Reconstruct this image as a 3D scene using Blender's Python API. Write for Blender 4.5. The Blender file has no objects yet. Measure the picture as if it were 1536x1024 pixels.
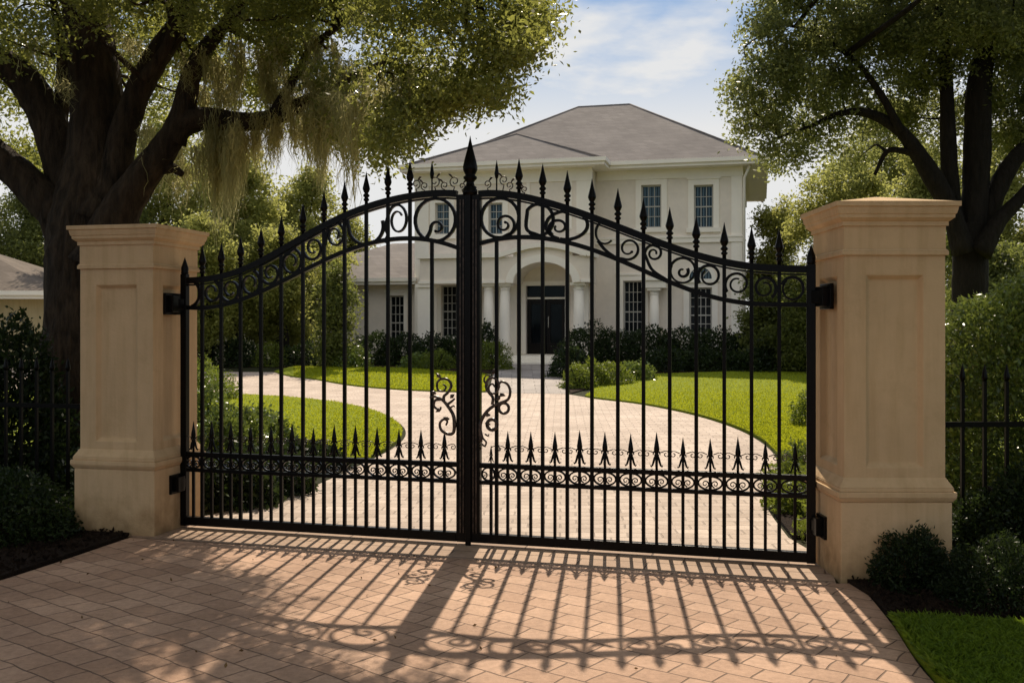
import bpy, bmesh, math, random
import numpy as np
from mathutils import Vector, Matrix, geometry

RNG = np.random.default_rng(7)
random.seed(7)
sc = bpy.context.scene
col = sc.collection
CAM_H = 1.6
F = 1500.0            # focal length in photo pixels (1536 wide)
HY = 490.0            # horizon row of the photo


def at(px, py, depth):
    """a point of the place seen at photo pixel (px, py) and known distance"""
    return Vector(((px - 768) / F * depth, depth, CAM_H + (HY - py) / F * depth))


# ------------------------------------------------------------------ helpers
class MB:
    """collects faces; .build() links them as one mesh object"""

    def __init__(self):
        self.v = []
        self.f = []
        self.s = []

    def add(self, verts, faces, smooth=False):
        o = len(self.v)
        self.v += [tuple(p) for p in verts]
        for fc in faces:
            self.f.append(tuple(i + o for i in fc))
            self.s.append(smooth)

    def box(self, x0, x1, y0, y1, z0, z1):
        self.add([(x0, y0, z0), (x1, y0, z0), (x1, y1, z0), (x0, y1, z0),
                  (x0, y0, z1), (x1, y0, z1), (x1, y1, z1), (x0, y1, z1)],
                 [(0, 3, 2, 1), (4, 5, 6, 7), (0, 1, 5, 4), (1, 2, 6, 5), (2, 3, 7, 6), (3, 0, 4, 7)])

    def quad(self, a, b, c, d):
        self.add([a, b, c, d], [(0, 1, 2, 3)])

    def frustum(self, cx, cy, hx0, hy0, z0, hx1, hy1, z1):
        self.add([(cx - hx0, cy - hy0, z0), (cx + hx0, cy - hy0, z0), (cx + hx0, cy + hy0, z0), (cx - hx0, cy + hy0, z0),
                  (cx - hx1, cy - hy1, z1), (cx + hx1, cy - hy1, z1), (cx + hx1, cy + hy1, z1), (cx - hx1, cy + hy1, z1)],
                 [(0, 3, 2, 1), (4, 5, 6, 7), (0, 1, 5, 4), (1, 2, 6, 5), (2, 3, 7, 6), (3, 0, 4, 7)])

    def rings(self, rings, closed_caps=True, smooth=True):
        n = len(rings[0])
        vs = [p for r in rings for p in r]
        fs = []
        for i in range(len(rings) - 1):
            for j in range(n):
                k = (j + 1) % n
                fs.append((i * n + j, i * n + k, (i + 1) * n + k, (i + 1) * n + j))
        if closed_caps:
            fs.append(tuple(range(n))[::-1])
            fs.append(tuple((len(rings) - 1) * n + j for j in range(n)))
        self.add(vs, fs, smooth)

    def lathe(self, prof, cx=0, cy=0, n=10, smooth=True):
        rs = []
        for r, z in prof:
            r = max(r, 0.0004)
            rs.append([(cx + r * math.cos(2 * math.pi * j / n), cy + r * math.sin(2 * math.pi * j / n), z) for j in range(n)])
        self.rings(rs, True, smooth)

    def tube(self, pts, rad, n=8, smooth=True, wob=0.0, rng=None):
        pts = [Vector(p) for p in pts]
        if not hasattr(rad, '__len__'):
            rad = [rad] * len(pts)
        up = Vector((0, 0, 1))
        rs = []
        prev = None
        for i, p in enumerate(pts):
            d = (pts[min(i + 1, len(pts) - 1)] - pts[max(i - 1, 0)]).normalized()
            if prev is None:
                a = d.cross(up)
                if a.length < 0.05:
                    a = d.cross(Vector((1, 0, 0)))
                a.normalize()
            else:
                a = prev - d * prev.dot(d)
                if a.length < 1e-5:
                    a = d.orthogonal()
                a.normalize()
            prev = a
            b = d.cross(a)
            ring = []
            for j in range(n):
                t = 2 * math.pi * j / n
                r = rad[i] * (1 + (wob * (rng.random() - .5) if wob else 0))
                ring.append(p + a * (r * math.cos(t)) + b * (r * math.sin(t)))
            rs.append(ring)
        self.rings(rs, True, smooth)

    def ribbon(self, pts, hw, hd):
        """flat iron strip swept in the local xz plane: hw half width in the plane, hd half depth in y"""
        rs = []
        n = len(pts)
        for i, p in enumerate(pts):
            a, b = pts[max(i - 1, 0)], pts[min(i + 1, n - 1)]
            dx, dz = b[0] - a[0], b[1] - a[1]
            l = math.hypot(dx, dz) or 1
            nx, nz = -dz / l, dx / l
            h = hw[i] if hasattr(hw, '__len__') else hw
            rs.append([(p[0] + nx * h, -hd, p[1] + nz * h), (p[0] + nx * h, hd, p[1] + nz * h),
                       (p[0] - nx * h, hd, p[1] - nz * h), (p[0] - nx * h, -hd, p[1] - nz * h)])
        self.rings(rs, True, False)

    def build(self, name, mat, parent=None, bevel=0.0, off=None):
        me = bpy.data.meshes.new(name)
        v = self.v
        if off is not None:
            v = [(a - off[0], b - off[1], c - off[2]) for a, b, c in v]
        me.from_pydata(v, [], self.f)
        me.polygons.foreach_set('use_smooth', self.s)
        bm = bmesh.new()
        bm.from_mesh(me)
        bmesh.ops.recalc_face_normals(bm, faces=bm.faces)
        bm.to_mesh(me)
        bm.free()
        me.materials.append(mat)
        o = bpy.data.objects.new(name, me)
        col.objects.link(o)
        if parent is not None:
            o.parent = parent
        if bevel:
            m = o.modifiers.new('bevel', 'BEVEL')
            m.width = bevel
            m.segments = 2
            m.limit_method = 'ANGLE'
        return o


def tag(o, label=None, cat=None, group=None, kind=None):
    if label:
        o['label'] = label
    if cat:
        o['category'] = cat
    if group:
        o['group'] = group
    if kind:
        o['kind'] = kind
    return o


def empty(name, loc, rz=0.0):
    o = bpy.data.objects.new(name, None)
    o.empty_display_size = .3
    o.location = loc
    o.rotation_euler = (0, 0, rz)
    col.objects.link(o)
    return o


def quads_object(name, V, mat, parent=None, k=4, off=None):
    """V: (N, k, 3) array of loose faces, as one mesh"""
    N = len(V)
    if off is not None:
        V = V - np.array(off)[None, None, :]
    me = bpy.data.meshes.new(name)
    me.vertices.add(N * k)
    me.vertices.foreach_set('co', np.ascontiguousarray(V, dtype=np.float32).ravel())
    me.loops.add(N * k)
    me.loops.foreach_set('vertex_index', np.arange(N * k, dtype=np.int32))
    me.polygons.add(N)
    me.polygons.foreach_set('loop_start', np.arange(0, N * k, k, dtype=np.int32))
    me.update(calc_edges=True)
    me.validate()
    me.materials.append(mat)
    o = bpy.data.objects.new(name, me)
    col.objects.link(o)
    if parent is not None:
        o.parent = parent
    return o


def unit(a):
    return a / np.maximum(np.linalg.norm(a, axis=-1, keepdims=True), 1e-9)


def leaf_faces(C, size, rng, aspect=.5, axis=None, jitter=1.0, up=0.0):
    N = len(C)
    d = rng.normal(size=(N, 3))
    if axis is not None:
        d = axis + jitter * d * .6
    d = unit(d)
    r = rng.normal(size=(N, 3))
    r[:, 2] *= (1 - up)
    w = unit(np.cross(d, r))
    s = (np.asarray(size) * rng.uniform(.5, 1.45, N))[:, None]
    nrm = np.cross(d, w)
    base = C - d * s * .5
    tip = C + d * s * .5 - nrm * s * .12
    mid = C - d * s * .05
    return np.stack([base, mid + w * s * aspect * .5, tip, mid - w * s * aspect * .5], axis=1)


def in_ball(n, rng, p=.45):
    d = unit(rng.normal(size=(n, 3)))
    return d * (rng.random(n) ** p)[:, None]


def cloud(blobs, rng, sprays, leaves, spread=.16, flat=.6, sub=7):
    """leaf centres: each blob (centre, radius) > sub clumps > sprays > leaves, with gaps left between the clumps"""
    out = []
    for c, R in blobs:
        if not hasattr(R, '__len__'):
            R = (R, R, R * .8)
        R = np.array(R)
        S = np.array(c) + in_ball(sub, rng, .3) * R * .82
        per = max(1, sprays // sub)
        for s in S:
            cs = s + in_ball(per, rng, .5) * R * rng.uniform(.25, .5)
            n = leaves
            g = rng.normal(size=(per, n, 3)) * spread
            g[..., 2] *= flat
            out.append((cs[:, None, :] + g).reshape(-1, 3))
    return np.concatenate(out)


# ------------------------------------------------------------------ materials
class NT:
    def __init__(self, name):
        self.m = bpy.data.materials.new(name)
        self.m.use_nodes = True
        self.t = self.m.node_tree
        self.t.nodes.clear()
        self.out = self.n('ShaderNodeOutputMaterial')

    def n(self, typ, **kw):
        nd = self.t.nodes.new(typ)
        for k, v in kw.items():
            if k.startswith('i_'):
                nd.inputs[k[2:].replace('_', ' ')].default_value = v
            else:
                setattr(nd, k, v)
        return nd

    def l(self, a, b):
        self.t.links.new(a, b)

    def ramp(self, fac, stops):
        r = self.n('ShaderNodeValToRGB')
        e = r.color_ramp.elements
        while len(e) > 1:
            e.remove(e[-1])
        e[0].position, e[0].color = stops[0][0], (*stops[0][1], 1)
        for p, c in stops[1:]:
            x = e.new(p)
            x.color = (*c, 1)
        self.l(fac, r.inputs[0])
        return r.outputs[0]

    def noise(self, vec, scale, detail=4, rough=.6):
        nd = self.n('ShaderNodeTexNoise')
        nd.inputs['Scale'].default_value = scale
        nd.inputs['Detail'].default_value = detail
        nd.inputs['Roughness'].default_value = rough
        if vec is not None:
            self.l(vec, nd.inputs['Vector'])
        return nd.outputs['Fac']

    def mix(self, fac, a, b, mode='MIX'):
        m = self.n('ShaderNodeMix', data_type='RGBA', blend_type=mode)
        for s, x in ((m.inputs[0], fac), (m.inputs[6], a), (m.inputs[7], b)):
            if isinstance(x, (int, float)):
                s.default_value = x
            elif isinstance(x, tuple):
                s.default_value = (*x, 1) if len(x) == 3 else x
            else:
                self.l(x, s)
        return m.outputs[2]

    def math(self, op, a, b=0.0):
        m = self.n('ShaderNodeMath', operation=op)
        for s, x in ((m.inputs[0], a), (m.inputs[1], b)):
            if isinstance(x, (int, float)):
                s.default_value = x
            else:
                self.l(x, s)
        return m.outputs[0]

    def bump(self, h, dist, strength=1.0, normal=None):
        b = self.n('ShaderNodeBump')
        b.inputs['Distance'].default_value = dist
        b.inputs['Strength'].default_value = strength
        self.l(h, b.inputs['Height'])
        if normal is not None:
            self.l(normal, b.inputs['Normal'])
        return b.outputs[0]

    def bsdf(self, color, rough=.6, normal=None, spec=.5, metal=0.0):
        b = self.n('ShaderNodeBsdfPrincipled')
        b.inputs['Specular IOR Level'].default_value = spec
        b.inputs['Metallic'].default_value = metal
        for s, x in ((b.inputs['Base Color'], color), (b.inputs['Roughness'], rough)):
            if isinstance(x, (int, float)):
                s.default_value = x
            elif isinstance(x, tuple):
                s.default_value = (*x, 1)
            else:
                self.l(x, s)
        if normal is not None:
            self.l(normal, b.inputs['Normal'])
        return b.outputs[0]

    def done(self, sh):
        self.l(sh, self.out.inputs[0])
        return self.m

    def pos(self):
        return self.n('ShaderNodeNewGeometry').outputs['Position']

    def obj(self):
        return self.n('ShaderNodeTexCoord').outputs['Object']


def m_leaf(name, dark, mid, light, trans=.45, rough=.45, nscale=.9, spec=.35, tcol=None):
    t = NT(name)
    g = t.n('ShaderNodeNewGeometry')
    clump = t.noise(g.outputs['Position'], nscale, 3)
    f = t.math('ADD', t.math('MULTIPLY', g.outputs['Random Per Island'], .55), t.math('MULTIPLY', clump, .75))
    c = t.ramp(f, [(.25, dark), (.6, mid), (.95, light)])
    p = t.bsdf(c, rough, None, spec)
    tr = t.n('ShaderNodeBsdfTranslucent')
    t.l(t.mix(.55, c, tcol or tuple(min(1, x * 1.9) for x in light)), tr.inputs[0])
    mx = t.n('ShaderNodeMixShader')
    mx.inputs[0].default_value = trans
    t.l(p, mx.inputs[1])
    t.l(tr.outputs[0], mx.inputs[2])
    return t.done(mx.outputs[0])


def m_bark(name, a, b):
    t = NT(name)
    p = t.pos()
    mp = t.n('ShaderNodeMapping')
    mp.inputs['Scale'].default_value = (1, 1, .22)
    t.l(p, mp.inputs[0])
    n1 = t.noise(mp.outputs[0], 14, 6, .65)
    n2 = t.noise(p, 2.0, 3)
    c = t.mix(n2, t.ramp(n1, [(.3, a), (.7, b)]), a)
    return t.done(t.bsdf(c, .9, t.bump(n1, .12, 1.0), .2))


def m_stucco(name, c, var=.10, grain=60, dist=.004, stain=True, dirt=False):
    t = NT(name)
    p = t.pos()
    n1 = t.noise(p, 1.7, 5)
    n2 = t.noise(p, grain, 3)
    n3 = t.noise(p, 7, 4)
    d = tuple(x * (1 - 2 * var) for x in c)
    l = tuple(min(1, x * (1 + var)) for x in c)
    cc = t.ramp(t.math('ADD', t.math('MULTIPLY', n1, .7), t.math('MULTIPLY', n3, .3)), [(.3, d), (.7, l)])
    if stain:
        sx = t.n('ShaderNodeMapping')
        sx.inputs['Scale'].default_value = (6, 6, .5)
        t.l(p, sx.inputs[0])
        st = t.ramp(t.noise(sx.outputs[0], 2.2, 4), [(.45, (1, 1, 1)), (.75, (.86, .83, .78))])
        cc = t.mix(1.0, cc, st, 'MULTIPLY')
    if dirt:                 # splash-back and grime low on the wall
        sz = t.n('ShaderNodeSeparateXYZ')
        t.l(p, sz.inputs[0])
        k = t.math('ADD', t.math('MULTIPLY', sz.outputs[2], 1.0), t.math('MULTIPLY', n3, .55))
        cc = t.mix(1.0, cc, t.ramp(k, [(.22, (.50, .46, .40)), (.40, (.80, .77, .72)), (.62, (1, 1, 1))]), 'MULTIPLY')
        cr = t.ramp(t.noise(p, 3.1, 8, .75), [(.34, (.84, .82, .78)), (.46, (1, 1, 1))])
        cc = t.mix(.45, cc, cr, 'MULTIPLY')
    h = t.math('ADD', t.math('MULTIPLY', n2, .6), n3)
    return t.done(t.bsdf(cc, .85, t.bump(h, dist, 1.0), .2))


def m_pavers(name, c0, c1, joint, bw, bh, rot, warp=.03, mortar=.012, bumpd=.012, jcontrast=1.0):
    t = NT(name)
    p = t.pos()
    mp = t.n('ShaderNodeMapping')
    mp.inputs['Rotation'].default_value = (0, 0, rot)
    t.l(p, mp.inputs[0])
    wn = t.n('ShaderNodeTexNoise')
    wn.inputs['Scale'].default_value = 2.6
    wn.inputs['Detail'].default_value = 2
    t.l(p, wn.inputs['Vector'])
    wv = t.n('ShaderNodeVectorMath', operation='MULTIPLY_ADD')
    wv.inputs[1].default_value = (warp, warp, 0)
    t.l(wn.outputs['Color'], wv.inputs[0])
    t.l(mp.outputs[0], wv.inputs[2])
    b = t.n('ShaderNodeTexBrick')
    b.offset = .5
    b.inputs['Scale'].default_value = 1
    b.inputs['Brick Width'].default_value = bw
    b.inputs['Row Height'].default_value = bh
    b.inputs['Mortar Size'].default_value = mortar
    b.inputs['Mortar Smooth'].default_value = .6
    b.inputs['Bias'].default_value = 0
    b.inputs['Color1'].default_value = (0, 0, 0, 1)
    b.inputs['Color2'].default_value = (1, 1, 1, 1)
    b.inputs['Mortar'].default_value = (.5, .5, .5, 1)
    t.l(wv.outputs[0], b.inputs['Vector'])
    n1 = t.noise(p, 1.1, 5)
    n2 = t.noise(p, 24, 5, .7)
    n3 = t.noise(p, 90, 2)
    cc = t.ramp(b.outputs['Color'], [(0, c0), (1, c1)])
    cc = t.mix(.8, cc, t.ramp(n1, [(.25, (.60, .56, .53)), (.68, (1.1, 1.08, 1.06))]), 'MULTIPLY')
    cc = t.mix(.8, cc, t.ramp(n2, [(.3, (.72, .7, .68)), (.7, (1.12, 1.12, 1.12))]), 'MULTIPLY')
    cc = t.mix(t.math('MULTIPLY', b.outputs['Fac'], jcontrast), cc, joint)
    h = t.math('ADD', t.math('SUBTRACT', 1.0, b.outputs['Fac']), t.math('MULTIPLY', t.math('ADD', n2, t.math('MULTIPLY', n3, .4)), .35))
    return t.done(t.bsdf(cc, .75, t.bump(h, bumpd, 1.0), .3))


def m_noise(name, a, b, scale, dist=.03, rough=.95, detail=6):
    t = NT(name)
    p = t.pos()
    n1 = t.noise(p, scale, detail, .7)
    n2 = t.noise(p, scale * .08, 3)
    c = t.ramp(t.math('ADD', t.math('MULTIPLY', n1, .65), t.math('MULTIPLY', n2, .4)), [(.3, a), (.75, b)])
    return t.done(t.bsdf(c, rough, t.bump(n1, dist, 1.0), .15))


def m_roof(name, a, b, rows=.16):
    t = NT(name)
    p = t.obj()
    n1 = t.noise(p, .8, 4)
    mp = t.n('ShaderNodeMapping')
    mp.inputs['Scale'].default_value = (1, 1, 1)
    t.l(p, mp.inputs[0])
    sx = t.n('ShaderNodeSeparateXYZ')
    t.l(p, sx.inputs[0])
    cx = t.n('ShaderNodeCombineXYZ')
    t.l(t.math('ADD', sx.outputs[0], sx.outputs[1]), cx.inputs[0])
    t.l(sx.outputs[2], cx.inputs[1])
    br = t.n('ShaderNodeTexBrick')
    br.inputs['Scale'].default_value = 1
    br.inputs['Brick Width'].default_value = .32
    br.inputs['Row Height'].default_value = rows
    br.inputs['Mortar Size'].default_value = .012
    br.inputs['Color1'].default_value = (.0, .0, .0, 1)
    br.inputs['Color2'].default_value = (1, 1, 1, 1)
    br.inputs['Mortar'].default_value = (0, 0, 0, 1)
    t.l(cx.outputs[0], br.inputs['Vector'])
    c = t.mix(.22, t.ramp(n1, [(.3, a), (.7, b)]), t.ramp(br.outputs['Color'], [(0, tuple(x * .55 for x in a)), (1, tuple(x * 1.2 for x in b))]))
    return t.done(t.bsdf(c, .9, t.bump(br.outputs['Color'], .02, .6), .2))


M = {}
_t = NT('iron')
_n = _t.noise(_t.pos(), 45, 4)
M['iron'] = _t.done(_t.bsdf(_t.ramp(_n, [(.3, (.0025, .002, .002)), (.75, (.007, .006, .005))]), .3, _t.bump(_n, .0015, .6), .13))
M['stucco'] = m_stucco('pillar_stucco', (.66, .46, .26), .06, 60, .004, True, True)
_t = NT('bronzed_iron')
_n = _t.noise(_t.pos(), 40, 4)
M['bronze'] = _t.done(_t.bsdf(_t.ramp(_n, [(.35, (.016, .012, .010)), (.7, (.13, .09, .065))]), .32, _t.bump(_n, .0015, .6), .35, .3))
M['house_wall'] = m_stucco('house_stucco', (.85, .765, .655), .05, 20, .004, False)
M['trim'] = m_stucco('house_trim', (.95, .89, .78), .03, 20, .003, False)
M['roof'] = m_roof('roof_shingle', (.155, .139, .133), (.235, .212, .198))
M['tile'] = m_roof('grey_roof_tile', (.115, .092, .072), (.19, .155, .125), .2)
M['yellow_wall'] = m_stucco('yellow_stucco', (.55, .45, .26), .06, 20, .004)
M['pavers'] = m_pavers('driveway_pavers', (.50, .405, .33), (.64, .535, .45), (.33, .26, .21), .26, .17, .05, .03, .008, .008, .6)
M['apron'] = m_pavers('apron_pavers', (.455, .285, .19), (.60, .395, .275), (.13, .085, .055), .225, .165, math.radians(38), .07, .005, .013, .8)
M['course'] = m_pavers('threshold_pavers', (.42, .29, .20), (.52, .37, .265), (.17, .115, .08), .46, .20, math.radians(15.5), .012, .007, .01, .9)
M['walk'] = m_pavers('walk_pavers', (.34, .31, .29), (.46, .42, .39), (.18, .16, .15), .6, .4, 0, .01, .01, .01)
M['mulch'] = m_noise('mulch_bark', (.012, .007, .004), (.05, .03, .018), 38, .05)
M['soil'] = m_noise('ground_cover', (.018, .022, .009), (.05, .05, .022), 9, .06)
M['lawn'] = m_noise('lawn_turf', (.14, .18, .008), (.24, .28, .014), 28, .02)
M['bark'] = m_bark('oak_bark', (.014, .010, .006), (.16, .105, .063))
M['bark2'] = m_bark('grey_bark', (.012, .010, .007), (.045, .036, .026))
M['oak'] = m_leaf('oak_leaves', (.026, .042, .009), (.09, .118, .023), (.26, .275, .06), .54, .33, .9, .4, (.55, .56, .13))
M['oak2'] = m_leaf('oak_leaves_olive', (.024, .040, .012), (.08, .105, .03), (.24, .265, .075), .52, .4, .9, .4, (.50, .53, .17))
M['moss'] = m_leaf('spanish_moss', (.16, .15, .07), (.30, .28, .13), (.44, .41, .20), .68, .9, 2.0, .05, (.72, .66, .32))
M['dry'] = m_leaf('dry_leaves', (.05, .028, .012), (.12, .07, .028), (.22, .14, .06), .15, .8, 5.0, .1)
M['far_leaf'] = m_leaf('far_leaves', (.05, .064, .015), (.17, .188, .042), (.36, .37, .095), .58, .5, .6, .3, (.68, .68, .2))
M['far_dark'] = m_leaf('far_dark_leaves', (.028, .044, .014), (.10, .12, .03), (.19, .21, .05), .52, .5, .5)
M['shrub'] = m_leaf('shrub_leaves', (.022, .042, .010), (.08, .125, .022), (.25, .32, .055), .24, .3, 3.0, .5, (.42, .50, .10))
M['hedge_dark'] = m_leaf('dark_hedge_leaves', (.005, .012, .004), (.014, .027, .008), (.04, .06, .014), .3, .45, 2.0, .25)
M['shrub_light'] = m_leaf('light_shrub_leaves', (.03, .05, .008), (.085, .12, .018), (.2, .24, .03), .4, .5, 2.0)
M['grass'] = m_leaf('grass_blades', (.21, .255, .009), (.31, .345, .014), (.39, .415, .024), .5, .6, .5, .15, (.6, .62, .03))
M['grass_deep'] = m_leaf('deep_grass_blades', (.045, .085, .008), (.09, .15, .014), (.17, .24, .02), .45, .5, 1.5, .3, (.3, .42, .03))
_t = NT('window_glass')
_n = _t.noise(_t.obj(), .9, 3)
M['glass'] = _t.done(_t.bsdf(_t.ramp(_n, [(.3, (.003, .004, .005)), (.7, (.014, .017, .02))]), .08, None, .16))
_t = NT('blue_window_glass')
_w = _t.n('ShaderNodeTexWave', wave_type='BANDS', bands_direction='X')
_w.inputs['Scale'].default_value = 3.2
_w.inputs['Distortion'].default_value = 1.2
_t.l(_t.obj(), _w.inputs['Vector'])
M['glass_blue'] = _t.done(_t.bsdf(_t.ramp(_w.outputs['Fac'], [(0, (.016, .03, .04)), (1, (.11, .165, .205))]), .08, None, .2))
M['door'] = m_noise('door_wood', (.004, .003, .003), (.012, .009, .007), 6, .004, .35)
M['muntin'] = m_stucco('window_bars', (.50, .48, .43), .04, 30, .001, False)

# ------------------------------------------------------------------ camera, sky, sun
cam = bpy.data.cameras.new('camera')
cam.sensor_width = 36
cam.lens = 36 * F / 1536
cam.shift_y = (HY - 512) / 1536
cam.clip_start = .1
cam.clip_end = 3000
cam.dof.use_dof = True
cam.dof.focus_distance = 7.6
cam.dof.aperture_fstop = 9.0
co = bpy.data.objects.new('camera', cam)
co.location = (0, 0, CAM_H)
co.rotation_euler = (math.radians(90), 0, 0)
col.objects.link(co)
sc.camera = co

SUN_EL, SUN_AZ = math.radians(46.6), math.radians(5.6)     # behind the house, a little to its right
w = bpy.data.worlds.new('World')
sc.world = w
w.use_nodes = True
t = w.node_tree
t.nodes.clear()
sky = t.nodes.new('ShaderNodeTexSky')
sky.sky_type = 'NISHITA'
sky.sun_disc = False
sky.sun_elevation = SUN_EL
sky.sun_rotation = SUN_AZ
sky.dust_density = 1.2
sky.ozone_density = 2.0
bg = t.nodes.new('ShaderNodeBackground')
bg.inputs[1].default_value = .092
out = t.nodes.new('ShaderNodeOutputWorld')
tc = t.nodes.new('ShaderNodeTexCoord')
mp = t.nodes.new('ShaderNodeMapping')
mp.inputs['Scale'].default_value = (2.2, 2.2, 6.5)
mp.inputs['Rotation'].default_value = (0, math.radians(-14), 0)
mp.inputs['Location'].default_value = (.35, .2, .55)
t.links.new(tc.outputs['Generated'], mp.inputs[0])
nz = t.nodes.new('ShaderNodeTexNoise')
nz.inputs['Scale'].default_value = 2.1
nz.inputs['Detail'].default_value = 7
nz.inputs['Roughness'].default_value = .52
t.links.new(mp.outputs[0], nz.inputs['Vector'])
rp = t.nodes.new('ShaderNodeValToRGB')
rp.color_ramp.elements[0].position = .45
rp.color_ramp.elements[0].color = (0, 0, 0, 1)
rp.color_ramp.elements[1].position = .62
rp.color_ramp.elements[1].color = (.95, .95, .95, 1)
t.links.new(nz.outputs[0], rp.inputs[0])
# haze low in the sky
sx = t.nodes.new('ShaderNodeSeparateXYZ')
t.links.new(tc.outputs['Generated'], sx.inputs[0])
hz = t.nodes.new('ShaderNodeMapRange')
hz.inputs['From Min'].default_value = .31
hz.inputs['From Max'].default_value = .19
hz.inputs['To Min'].default_value = 0
hz.inputs['To Max'].default_value = .97
t.links.new(sx.outputs[2], hz.inputs[0])
mxf = t.nodes.new('ShaderNodeMath')
mxf.operation = 'MAXIMUM'
t.links.new(rp.outputs[0], mxf.inputs[0])
# (the haze glows on the sun's side of the sky)
hf = t.nodes.new('ShaderNodeMapRange')
hf.inputs['From Min'].default_value = -.2
hf.inputs['From Max'].default_value = .5
hf.inputs['To Min'].default_value = .12
t.links.new(sx.outputs[1], hf.inputs[0])
hm = t.nodes.new('ShaderNodeMath')
hm.operation = 'MULTIPLY'
t.links.new(hz.outputs[0], hm.inputs[0])
t.links.new(hf.outputs[0], hm.inputs[1])
t.links.new(hm.outputs[0], mxf.inputs[1])
# unseen bright cloud added behind the camera to fill the shaded fronts
bk = t.nodes.new('ShaderNodeMapRange')
bk.inputs['From Min'].default_value = .25
bk.inputs['From Max'].default_value = -.55
bk.inputs['To Min'].default_value = 0
bk.inputs['To Max'].default_value = .95
t.links.new(sx.outputs[1], bk.inputs[0])
mxb = t.nodes.new('ShaderNodeMath')
mxb.operation = 'MAXIMUM'
t.links.new(mxf.outputs[0], mxb.inputs[0])
be = t.nodes.new('ShaderNodeMapRange')
be.inputs['From Min'].default_value = .22
be.inputs['From Max'].default_value = .55
t.links.new(sx.outputs[2], be.inputs[0])
bm_ = t.nodes.new('ShaderNodeMath')
bm_.operation = 'MULTIPLY'
t.links.new(bk.outputs[0], bm_.inputs[0])
t.links.new(be.outputs[0], bm_.inputs[1])
t.links.new(bm_.outputs[0], mxb.inputs[1])
mx = t.nodes.new('ShaderNodeMix')
mx.data_type = 'RGBA'
t.links.new(mxb.outputs[0], mx.inputs[0])
tint = t.nodes.new('ShaderNodeMix')
tint.data_type = 'RGBA'
tint.blend_type = 'MULTIPLY'
tint.inputs[0].default_value = 1
tint.inputs[7].default_value = (.50, .68, .85, 1)
t.links.new(sky.outputs[0], tint.inputs[6])
t.links.new(tint.outputs[2], mx.inputs[6])
mx.inputs[7].default_value = (8.9, 8.85, 8.75, 1)
t.links.new(mx.outputs[2], bg.inputs[0])
t.links.new(bg.outputs[0], out.inputs[0])

sl = bpy.data.lights.new('sun', 'SUN')
sl.energy = 5.3
sl.angle = math.radians(.55)
sl.color = (1.0, .86, .68)
so = bpy.data.objects.new('sun', sl)
dirv = Vector((math.sin(SUN_AZ) * math.cos(SUN_EL), math.cos(SUN_AZ) * math.cos(SUN_EL), math.sin(SUN_EL)))
so.rotation_euler = dirv.to_track_quat('Z', 'Y').to_euler()
so.location = dirv * 60
col.objects.link(so)

sc.view_settings.view_transform = 'Standard'
sc.view_settings.look = 'None'
sc.view_settings.exposure = 0
sc.cycles.max_bounces = 8
sc.cycles.transparent_max_bounces = 4
sc.cycles.use_denoising = True


# ------------------------------------------------------------------ ground
def gz(x, y):
    """the plot rises a little towards the house"""
    k = min(1, max(0, (y - 24) / 8.5))
    return .38 * k * k * (3 - 2 * k)


def sheet(name, poly, mat, z, thick=.0, kind='structure'):
    """a flat area following the ground, with a real edge"""
    bm = bmesh.new()
    vs = [Vector((x, y, 0)) for x, y in poly]
    tris = geometry.tessellate_polygon([vs])
    bv = [bm.verts.new(p) for p in vs]
    for tr in tris:
        try:
            bm.faces.new([bv[i] for i in tr])
        except ValueError:
            pass
    for yy in np.arange(24, 33.5, .9):
        bmesh.ops.bisect_plane(bm, geom=bm.verts[:] + bm.edges[:] + bm.faces[:], plane_co=(0, yy, 0), plane_no=(0, 1, 0))
    bmesh.ops.recalc_face_normals(bm, faces=bm.faces)
    for f in bm.faces:
        if f.normal.z < 0:
            f.normal_flip()
    for v in bm.verts:
        v.co.z = gz(v.co.x, v.co.y) + z
    if thick:
        r = bmesh.ops.extrude_face_region(bm, geom=bm.faces[:])
        # keep the first as the top, push the copy down
        top = [g for g in r['geom'] if isinstance(g, bmesh.types.BMVert)]
        for v in top:
            v.co.z -= thick
        bmesh.ops.recalc_face_normals(bm, faces=bm.faces)
    me = bpy.data.meshes.new(name)
    bm.to_mesh(me)
    bm.free()
    me.materials.append(mat)
    o = bpy.data.objects.new(name, me)
    col.objects.link(o)
    o['kind'] = kind
    return o


def smooth_path(pts, n=6):
    """Catmull-Rom through the points"""
    P = [np.array(p, float) for p in pts]
    P = [2 * P[0] - P[1]] + P + [2 * P[-1] - P[-2]]
    o = []
    for i in range(1, len(P) - 2):
        for k in range(n):
            s = k / n
            o.append(.5 * ((2 * P[i]) + (-P[i - 1] + P[i + 1]) * s + (2 * P[i - 1] - 5 * P[i] + 4 * P[i + 1] - P[i + 2]) * s * s
                           + (-P[i - 1] + 3 * P[i] - 3 * P[i + 1] + P[i + 2]) * s ** 3))
    o.append(P[-2])
    return [tuple(p) for p in o]


# ground sheet to the horizon, with the rise
bm = bmesh.new()
ys = [-60, 0, 12, 20] + list(np.arange(24, 33.6, .9)) + [40, 80, 300, 1200]
xs = [-900, -60, -20, 0, 20, 60, 900]
gv = [[bm.verts.new((x, y, gz(x, y) - .012)) for x in xs] for y in ys]
for i in range(len(ys) - 1):
    for j in range(len(xs) - 1):
        bm.faces.new((gv[i][j], gv[i][j + 1], gv[i + 1][j + 1], gv[i + 1][j]))
me = bpy.data.meshes.new('ground')
bm.to_mesh(me)
bm.free()
me.materials.append(M['soil'])
go = bpy.data.objects.new('ground', me)
col.objects.link(go)
go['kind'] = 'structure'

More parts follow.
